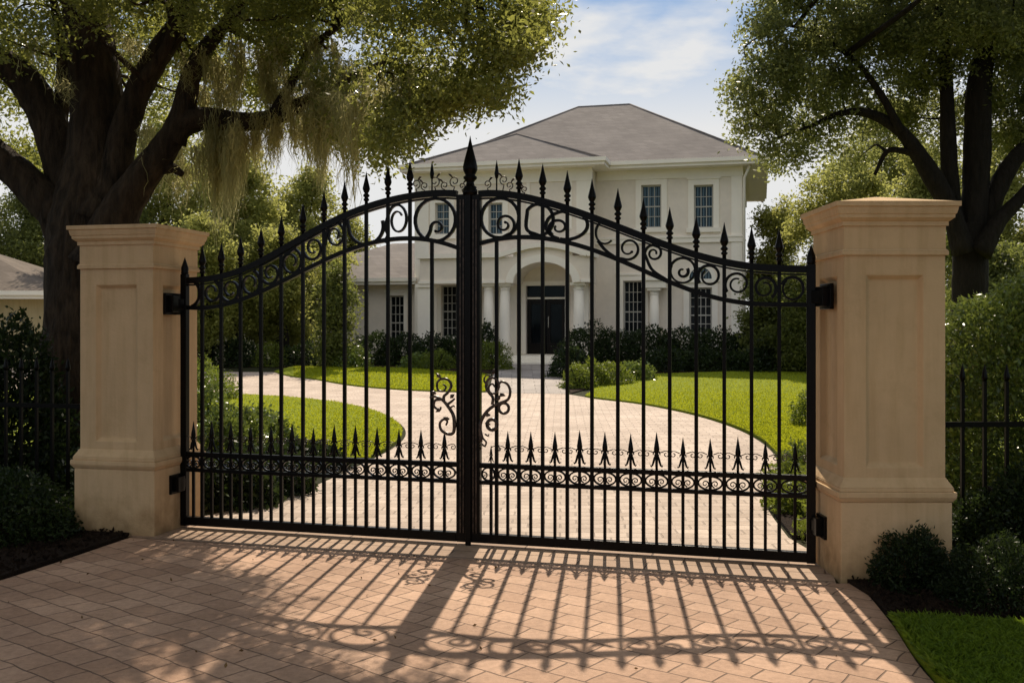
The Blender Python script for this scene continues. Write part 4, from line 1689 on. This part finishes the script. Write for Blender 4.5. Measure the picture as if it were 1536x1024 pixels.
cur = []
rm = np.random.default_rng(66)
for px, py, d, w_, L_, n in [
    (312, 190, 10.2, 22, .8, 150), (338, 186, 10.2, 24, 1.25, 260), (364, 188, 10.2, 20, .9, 160), (300, 215, 10.2, 18, .8, 130), (392, 186, 10.2, 24, .6, 150), (418, 178, 10.2, 20, .75, 160),
    (350, 240, 10.3, 20, .85, 160), (380, 215, 10.2, 22, .6, 130), (440, 164, 10.2, 22, .7, 170), (465, 150, 10.1, 20, .7, 170), (492, 130, 10.0, 24, 1.05, 300), (515, 125, 10.0, 20, .9, 240), (505, 170, 10.0, 14, .6, 170),
    (330, 90, 10.1, 34, .8, 200), (370, 70, 10.1, 38, .9, 240), (420, 60, 10.0, 38, .75, 240), (455, 60, 9.9, 34, .85, 230), (400, 110, 10, 40, .7, 240), (340, 130, 10.2, 28, .6, 160), (455, 100, 9.9, 28, .65, 180),
    (300, 140, 10.3, 22, .6, 140), (260, 225, 10.4, 16, .6, 120), (238, 250, 10.4, 16, .6, 110), (272, 262, 10.2, 14, .5, 100), (440, 190, 10.2, 18, .45, 120), (322, 250, 10.3, 16, .7, 150), (410, 200, 10.2, 20, .5, 130),
    (545, 110, 10, 20, .6, 150), (60, 60, 9.8, 36, .4, 90), (200, 60, 9.6, 36, .4, 90), (225, 190, 10.3, 14, .45, 90), (90, 110, 9.8, 24, .4, 80), (570, 130, 10, 16, .45, 110), (610, 120, 10, 16, .4, 100), (480, 200, 10, 14, .4, 90),
    (530, 170, 10, 14, .5, 110), (430, 120, 10, 26, .6, 150), (285, 90, 10.1, 24, .5, 110), (495, 140, 9.5, 20, 1.0, 330), (514, 150, 9.4, 18, .95, 280), (472, 165, 9.6, 18, .75, 190), (340, 195, 9.9, 18, 1.2, 240), (362, 200, 9.9, 14, .9, 150)]:
    n = int(n * 1.25)
    for _ in range(3):
        cur.append((px + rm.normal() * w_ * .45, py + rm.normal() * 9, d + rm.choice([-.12, .22, .3]) + rm.normal() * .1, w_ * rm.uniform(.3, .65), L_ * rm.uniform(.5, 1.1), n // 3))
quads_object('hanging_moss', moss(cur, rg), M['moss'], oak, off=off)

# --- the oak on the right
rg = np.random.default_rng(9)
D = 15.6
oak2 = tag(empty('oak_tree', (at(1455, 600, D).x, D, 0)), 'dark oak with several bare leaning stems behind the nearer pillar', 'tree')
off = tuple(oak2.location)
m = MB()
limb(m, [(1452, 690, 84), (1453, 640, 62), (1454, 540, 54), (1455, 440, 50), (1455, 370, 52), (1455, 335, 44)], D, rg, 14)
nodes = limb(m, [(1456, 370, 44), (1462, 300, 38), (1466, 220, 40), (1468, 140, 36), (1478, 70, 30), (1490, -10, 24), (1510, -120, 14)], D, rg)
nodes += limb(m, [(1447, 380, 32), (1432, 320, 25), (1424, 250, 25), (1421, 170, 21), (1418, 90, 17), (1408, 10, 12), (1400, -80, 7)], D, rg)
nodes += limb(m, [(1446, 380, 34), (1425, 315, 28), (1400, 268, 30), (1375, 228, 24), (1352, 198, 19), (1322, 178, 16), (1290, 168, 12), (1255, 172, 9), (1215, 190, 6), (1170, 205, 4)], D - .2, rg)
nodes += limb(m, [(1462, 390, 36), (1482, 325, 27), (1502, 272, 28), (1528, 232, 24), (1570, 195, 20), (1640, 140, 14)], D, rg)
nodes += limb(m, [(1470, 380, 36), (1500, 330, 24), (1528, 300, 20), (1570, 250, 14)], D - .3, rg, 8)
nodes += limb(m, [(1378, 232, 14), (1352, 226, 10), (1330, 228, 8), (1312, 262, 5)], D - .2, rg, 8)
nodes += limb(m, [(1352, 198, 14), (1320, 140, 11), (1280, 90, 9), (1220, 50, 6), (1150, 30, 4)], D - .3, rg, 8)
nodes += limb(m, [(1480, 80, 18), (1510, 30, 13), (1545, -20, 9)], D - .1, rg, 8)
crown = [
    (1120, 95, 13, .38), (1112, 150, 13, .34), (1112, 196, 13, .16), (1150, 55, 13, .5), (1155, 120, 13, .5), (1152, 180, 13, .36), (1150, 222, 13, .14), (1200, 30, 13, .65), (1205, 105, 13, .6), (1200, 170, 13, .5), (1185, 235, 13.2, .38),
    (1255, 60, 13, .7), (1260, 135, 13, .6), (1245, 205, 13.2, .45), (1310, 20, 13, .75), (1315, 95, 12.8, .65), (1310, 160, 13.2, .45), (1370, 60, 12.9, .7), (1375, 130, 13.2, .6), (1360, 180, 13.4, .35), (1430, 20, 12.8, .7), (1430, 100, 12.8, .6), (1440, 170, 13.6, .45),
    (1495, 60, 12.6, .65), (1505, 140, 12.8, .6), (1545, 90, 12.8, .7), (1550, 190, 13, .6), (1500, 210, 13.4, .4), (1600, 50, 13, .9), (1620, 180, 13, .8), (1400, 210, 13.6, .35), (1290, 235, 13.6, .35),
    (1180, -40, 13, .6), (1260, -60, 13, .85), (1350, -60, 13, .95), (1450, -70, 13, .95), (1550, -60, 13, 1.0), (1300, -160, 13, .95), (1420, -180, 13, 1.1), (1550, -180, 13, 1.1), (1480, -280, 13, 1.1), (1660, -80, 13, 1.1),
    (1420, 10, 11.6, .6), (1520, 0, 11.4, .7), (1480, -120, 11.6, .9), (1600, -20, 11.6, .9), (1300, 0, 14.2, .7), (1450, 0, 14.4, .8),
]
def deeper(a, b, c):
    if b < -100:
        return c + .3
    return c + 2.0 + max(0, min(1, (a - 1150) / 200)) * 1.0


bl = [(tuple(at(a, b, deeper(a, b, c))), r * deeper(a, b, c) / c) for a, b, c, r in crown]
bl += [(tuple(at(a, b, 13.2)), r) for a, b, r in ((1430, -330, 1.2), (1540, -330, 1.3), (1640, -300, 1.3), (1500, -430, 1.2), (1750, -260, 1.4))]  # unseen high crown blobs, put in to shade the near right ground
twigs(m, nodes, [c for c, r in bl], rg, .026)
over = [((rg.uniform(2.2, 8.5), rg.uniform(-2.5, 8.8), rg.uniform(6.8, 8.4)), rg.uniform(1.0, 1.5)) for _ in range(42)]  # overhead canopy out of view, added to keep skylight off the hedge and grass
for e in ((3.4, 6.5, 7.0), (5.2, 5.0, 7.2), (3.2, 3.0, 7.4), (6.8, 3.4, 7.6)):
    s0 = Vector((6.6, 13.0, 6.6))
    sp = smooth_path([tuple(s0), tuple(s0.lerp(Vector(e), .5) + Vector((rg.normal() * .3, 0, .6))), e], 6)
    m.tube([q[:3] for q in sp], [.14 - .10 * i / len(sp) for i in range(len(sp))], 8)
    nodes += [Vector(q[:3]) for q in sp]
twigs(m, nodes, [c for c, r in over], rg, .03)
OV_C = cloud(over, rg, 90, 18, .17, .75, 9)
m.build('trunk', M['bark2'], oak2, off=off)
parts = []
for c, r in bl:
    k = int(96 * r * r / .36) + 10
    parts.append(cloud([(c, (r * 1.05, r, r * .88))], rg, k, 24, .12, .75, 7 if r > .35 else 4))
C = np.concatenate(parts)
quads_object('crown', np.concatenate([leaf_faces(C, .064, rg, .5), leaf_faces(OV_C, .125, rg, .55)]), M['oak2'], oak2, off=off)


# --- trees beyond the lawns
def far_tree(label, px, top, hw, z, mat, seed, trunk_w=.3, leaf=.15, dens=1.0, group='trees around the house', bottom=None, name='leafy_tree', skirt=.28):
    rng = np.random.default_rng(seed)
    x = (px - 768) / F * z
    g = gz(x, z)
    H = CAM_H + (HY - top) / F * z - g
    W = hw / F * z
    r = tag(empty(name, (x, z, g)), label, 'tree', group)
    m = MB()
    m.tube([(0, 0, -.1), (.05, 0, H * .2), (-.08, .05, H * .45), (.05, 0, H * .8)], [trunk_w * 1.3, trunk_w, trunk_w * .75, trunk_w * .2], 9)
    blobs = []
    nb_ = 19
    for i in range(nb_):
        k = i / (nb_ - 1)
        zz = H * (skirt + (1 - skirt) * .93 * k)
        prof = math.sin(math.pi * min(1, (.18 + .74 * k))) ** .7
        a = rng.uniform(0, 2 * math.pi)
        rr = W * prof * .62 * rng.uniform(.5, 1.1)
        blobs.append(((rr * math.cos(a), rr * math.sin(a), zz), W * (.30 + .22 * prof) * rng.uniform(.8, 1.2)))
    for c, R in blobs[::2]:
        m.tube([(0, 0, max(.4, c[2] * .6)), (c[0] * .5, c[1] * .5, c[2] * .85), c], [trunk_w * .35, trunk_w * .2, trunk_w * .06], 6)
    m.build('trunk', M['bark2'], r)
    parts = []
    for c, R in blobs:
        k = int(75 * dens * (R / leaf / 6) ** 2) + 14
        parts.append(cloud([(c, (R, R, R * .9))], rng, k, 15, leaf * 1.5, .8, 8))
    C = np.concatenate(parts)
    C[:, 2] = np.maximum(C[:, 2], .1)
    quads_object('crown', leaf_faces(C, leaf, rng, .55), mat, r)
    return r


FL, FD = M['far_leaf'], M['far_dark']
for a in [
    ('broad olive green tree seen between the oak limbs above the gate leaf', 250, 170, 105, 38, FL, 31),
    ('yellow green tree behind the hanging moss, beside a taller broad tree', 352, 222, 92, 35, FL, 32),
    ('bushy yellow green tree standing nearest the mansion wing', 455, 250, 78, 37, FL, 33),
    ('small round tree behind the low arch of the gate, left of the mansion', 528, 318, 46, 44, FL, 34),
    ('dark tree behind the low yellow house', 40, 215, 90, 44, FD, 35),
    ('dark tree filling the gap behind the massive oak trunk', 165, 250, 85, 36, FD, 36),
    ('broad yellow green tree low behind the shaded pillar', 305, 330, 80, 31.5, FL, 37),
    ('dark dense tree at the end of the mansion wing', 505, 395, 38, 31, FD, 38),
    ('mid green tree between the curving drive arm and the mansion wing', 420, 345, 72, 33, FL, 39),
    ('olive tree rising right beside the mansion corner', 1172, 300, 62, 40, FL, 40),
    ('yellow green tree just over the nearer pillar', 1265, 232, 88, 36, FL, 41),
    ('olive tree behind the stems of the many stemmed oak', 1385, 215, 95, 33, FL, 42),
    ('olive tree filling the gap between the mansion corner and the many stemmed oak', 1320, 150, 80, 42, FL, 48),
    ('olive tree at the edge of the view behind the many stemmed oak', 1510, 200, 95, 34, FL, 43),
    ('dark tall shrub like tree at the mansion corner', 1140, 425, 38, 30.5, FD, 44),
    ('dark bushy tree between the mansion corner and the nearer pillar', 1203, 405, 48, 29.5, FD, 45),
    ('dark tree low behind the sunlit bush', 1330, 360, 80, 27, FD, 46),
    ('dark tree beyond the fence at the edge of the view', 1470, 340, 90, 24, FD, 47),
]:
    small = a[2] > 380
    far_tree(*a, leaf=.10 if a[4] < 34 else .12, dens=.85, skirt=.10 if a[5] is FD else .2, trunk_w=.12 if small else .26)


def shrub(label, x, y, rx, ry, h, mat, n, leaf, seed, group=None, name='shrub', lump=.18, z0=None, aspect=.5, dense_top=True):
    """a rounded shrub: stems, and leaves in lumps over and under its surface"""
    rng = np.random.default_rng(seed)
    g = gz(x, y) if z0 is None else z0
    r = tag(empty(name, (x, y, g)), label, 'shrub', group)
    d = unit(rng.normal(size=(n, 3)))
    d[:, 2] = np.abs(d[:, 2]) * 1.05 - .12
    k = rng.random(n) ** .15
    ph = rng.uniform(0, 6.28, 6)
    lum = 1 + lump * (np.sin(d[:, 0] * 5 + ph[0]) * np.cos(d[:, 1] * 5 + ph[1]) + .6 * np.sin(d[:, 2] * 9 + d[:, 0] * 7 + ph[2]) + .5 * np.sin(d[:, 0] * 13 + ph[3]) * np.sin(d[:, 1] * 13 + d[:, 2] * 11 + ph[4]))
    P = d * (k * lum)[:, None] * np.array([rx, ry, h * .93])
    P += rng.normal(size=(n, 3)) * leaf * .5
    P[:, 2] = np.maximum(P[:, 2], .02)
    quads_object('foliage', leaf_faces(P, leaf, rng, aspect, axis=d, jitter=1.4), mat, r)
    m = MB()
    for i in range(5):
        a = rng.uniform(0, 6.28)
        m.tube([(0, 0, -.03), (math.cos(a) * rx * .25, math.sin(a) * ry * .25, h * .35), (math.cos(a) * rx * .5, math.sin(a) * ry * .5, h * .7)], [.025, .018, .008], 5)
    m.build('stem', M['bark2'], r)
    return r


S, HD, SL = M['shrub'], M['hedge_dark'], M['shrub_light']


def gpx(px, py):
    z = CAM_H * F / (py - HY)
    return ((px - 768) / F * z, z)


# near shrubs
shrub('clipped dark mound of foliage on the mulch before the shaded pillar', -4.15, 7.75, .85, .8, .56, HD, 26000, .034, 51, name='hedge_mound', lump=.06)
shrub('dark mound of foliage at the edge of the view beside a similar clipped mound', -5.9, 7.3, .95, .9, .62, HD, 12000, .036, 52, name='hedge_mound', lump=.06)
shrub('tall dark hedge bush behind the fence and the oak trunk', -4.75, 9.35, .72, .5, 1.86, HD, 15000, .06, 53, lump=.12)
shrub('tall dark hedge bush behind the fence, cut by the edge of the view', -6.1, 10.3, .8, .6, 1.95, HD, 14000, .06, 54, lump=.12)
shrub('tall glossy bush lit on top behind the fence and the nearer pillar', 4.2, 7.72, 1.32, .98, 2.42, S, 95000, .040, 55, lump=.055)
shrub('tall glossy bush behind the fence, at the edge of the view', 6.0, 8.3, 1.2, .8, 2.35, S, 30000, .042, 56, lump=.06)
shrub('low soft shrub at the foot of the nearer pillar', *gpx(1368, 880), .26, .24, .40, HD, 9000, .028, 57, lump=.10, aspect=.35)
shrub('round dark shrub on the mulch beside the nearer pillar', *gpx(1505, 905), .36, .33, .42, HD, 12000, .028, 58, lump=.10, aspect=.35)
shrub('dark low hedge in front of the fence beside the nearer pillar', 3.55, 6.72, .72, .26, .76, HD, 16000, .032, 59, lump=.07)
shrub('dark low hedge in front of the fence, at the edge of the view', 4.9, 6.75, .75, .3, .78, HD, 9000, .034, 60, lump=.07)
# inside the gate, left bed
for i, (px, py, r_, h, lb, mt) in enumerate([
    (312, 745, .38, .5, 'dark shrub against the hinge side of the shaded gate leaf', HD),
    (352, 690, .5, .74, 'tallest leafy shrub of the bed by the lawn tongue', S),
    (395, 676, .42, .60, 'leafy shrub leaning onto the sunlit lawn tongue', S),
    (302, 660, .5, .85, 'leafy shrub just beyond the shaded pillar', S),
    (440, 706, .36, .36, 'low dark shrub between the lawn tongue and the driveway', HD),
    (484, 700, .28, .28, 'lowest dark shrub at the tip of the bed beside the driveway', HD),
    (350, 755, .42, .46, 'dark shrub low behind the shaded gate leaf', HD),
    (400, 738, .44, .46, 'dark shrub by the driveway edge inside the gate', HD),
    (300, 600, .8, .85, 'pale leaved shrub beside the drive arm', SL),
]):
    x, z = gpx(px, py)
    shrub(lb, x, z, r_, r_ * .9, h, mt, int(4200 * r_ / .45), .06, 70 + i, lump=.2)
# inside the gate, right side
x, z = gpx(1212, 640)
shrub('small round shrub alone on the broad lawn', x + .1, z, .42, .4, .62, SL, 3500, .055, 85, lump=.2)
for i, (x, y, r_, h, lb) in enumerate([
    (2.62, 7.75, .36, .3, 'creeping ground cover plant just inside the nearer pillar'),
    (2.60, 8.7, .36, .34, 'creeping ground cover plant against the driveway edge behind the nearer pillar'),
    (2.95, 9.9, .42, .32, 'leafy ground cover plant on the bend of the driveway behind the gate leaf'),
    (3.5, 11.4, .42, .26, 'farthest ground cover plant, at the very tip of the broad lawn'),
    (3.2, 8.5, .5, .42, 'tallest ground cover plant behind the nearer pillar'),
    (3.25, 9.3, .5, .38, 'creeping ground cover plant between the bend of the driveway and the fence'),
    (3.45, 10.6, .48, .28, 'creeping ground cover plant where the bed meets the broad lawn')]):
    shrub(lb, x, y, r_, r_ * 1.2, h, SL, 3600, .05, 90 + i, lump=.3, name='ground_cover_plant')
# beds along the house
beds = [
    (918, 572, 26.6, .62, .66, 'light green shrub at the corner of the walkway bed', SL),
    (868, 578, 25.6, .48, .72, 'light green shrub nearest the walkway', SL),
    (952, 575, 27.6, .6, .55, 'olive shrub between the walkway shrubs and the broad lawn', S),
    (890, 560, 26.2, .5, .78, 'light green rounded shrub between two others beside the walkway', SL),
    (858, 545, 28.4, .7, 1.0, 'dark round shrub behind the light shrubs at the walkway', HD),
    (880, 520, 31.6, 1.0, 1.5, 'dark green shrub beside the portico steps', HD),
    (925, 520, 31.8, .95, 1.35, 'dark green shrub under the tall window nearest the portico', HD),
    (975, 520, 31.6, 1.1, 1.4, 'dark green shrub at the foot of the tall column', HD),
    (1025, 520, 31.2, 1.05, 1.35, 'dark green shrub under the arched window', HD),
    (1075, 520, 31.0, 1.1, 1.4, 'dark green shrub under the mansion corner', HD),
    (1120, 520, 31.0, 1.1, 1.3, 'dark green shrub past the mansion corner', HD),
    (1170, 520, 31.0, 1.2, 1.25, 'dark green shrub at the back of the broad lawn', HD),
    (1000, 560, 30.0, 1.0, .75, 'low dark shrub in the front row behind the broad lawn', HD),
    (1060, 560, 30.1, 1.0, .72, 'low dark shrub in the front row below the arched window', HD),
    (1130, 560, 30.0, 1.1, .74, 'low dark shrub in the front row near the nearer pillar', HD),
    (740, 560, 30.4, .62, 1.0, 'light green shrub on the far side of the walkway', SL),
    (728, 520, 32.0, .5, 1.55, 'dark pointed shrub in front of the paired columns', HD),
    (690, 540, 31.4, .8, 1.2, 'grey green shrub under the porch window', HD),
    (650, 540, 31.6, .85, 1.15, 'dark green shrub at the foot of the porch pier', HD),
    (605, 540, 32.0, .9, 1.15, 'dark green shrub under the wing window', HD),
    (560, 540, 32.4, .9, 1.2, 'dark green shrub at the wall of the wing', HD),
    (655, 560, 30.4, .62, .66, 'light green shrub in the front row below the porch pier', SL),
    (625, 560, 30.6, .5, .5, 'small olive shrub in the front row below the wing window', S),
    (525, 555, 31.0, .7, .8, 'pale shrub at the end of the narrow lawn', S),
    (405, 545, 31.4, .62, .85, 'yellow green round shrub beyond the drive arm', SL),
    (455, 545, 31.8, .9, .8, 'dark low shrub between the drive arm and the dark tree', HD),
    (350, 545, 31.5, 1.0, 1.0, 'dark shrub where the drive arm leaves the view', HD),
]
for i, (px, py, z, r_, h, lb, mt) in enumerate(beds):
    shrub(lb, (px - 768) / F * z, z, r_, r_ * .85, h, mt, int((4200 if mt is SL else 2600) * r_ * max(r_, h) + 900), .065 if mt is SL else .09, 120 + i, lump=.10)

# fallen bark chips on the two near beds
rg = np.random.default_rng(77)
for pl, lb in ((left_mulch, 'dark bark mulch under the oak and the clipped mound'), (right_mulch, 'dark bark mulch around the foot of the nearer pillar')):
    P = rg.uniform((-6.5, 4), (6, 8.6), (60000, 2))
    P = P[in_poly(P, pl)][:9000]
    C = np.stack([P[:, 0], P[:, 1], rg.uniform(.022, .04, len(P))], 1)
    o = quads_object('bark_chips', leaf_faces(C, .05, rg, .4, up=.9), M['mulch'])
    tag(o, lb, 'mulch', kind='stuff')
# a few dry leaves blown onto the drive
P = np.stack([np.clip(rg.normal(-1.6, 1.7, 260), -4, 2.1), rg.uniform(4.4, 7.7, 260)], 1)[:60]
P = P[in_poly(P, apron)]
C = np.stack([P[:, 0], P[:, 1], np.full(len(P), .008)], 1)
o = quads_object('leaves', leaf_faces(C, .024, rg, .5, up=.95), M['dry'])
tag(o, 'few dry brown leaves scattered over the near paving', 'leaves', kind='stuff')
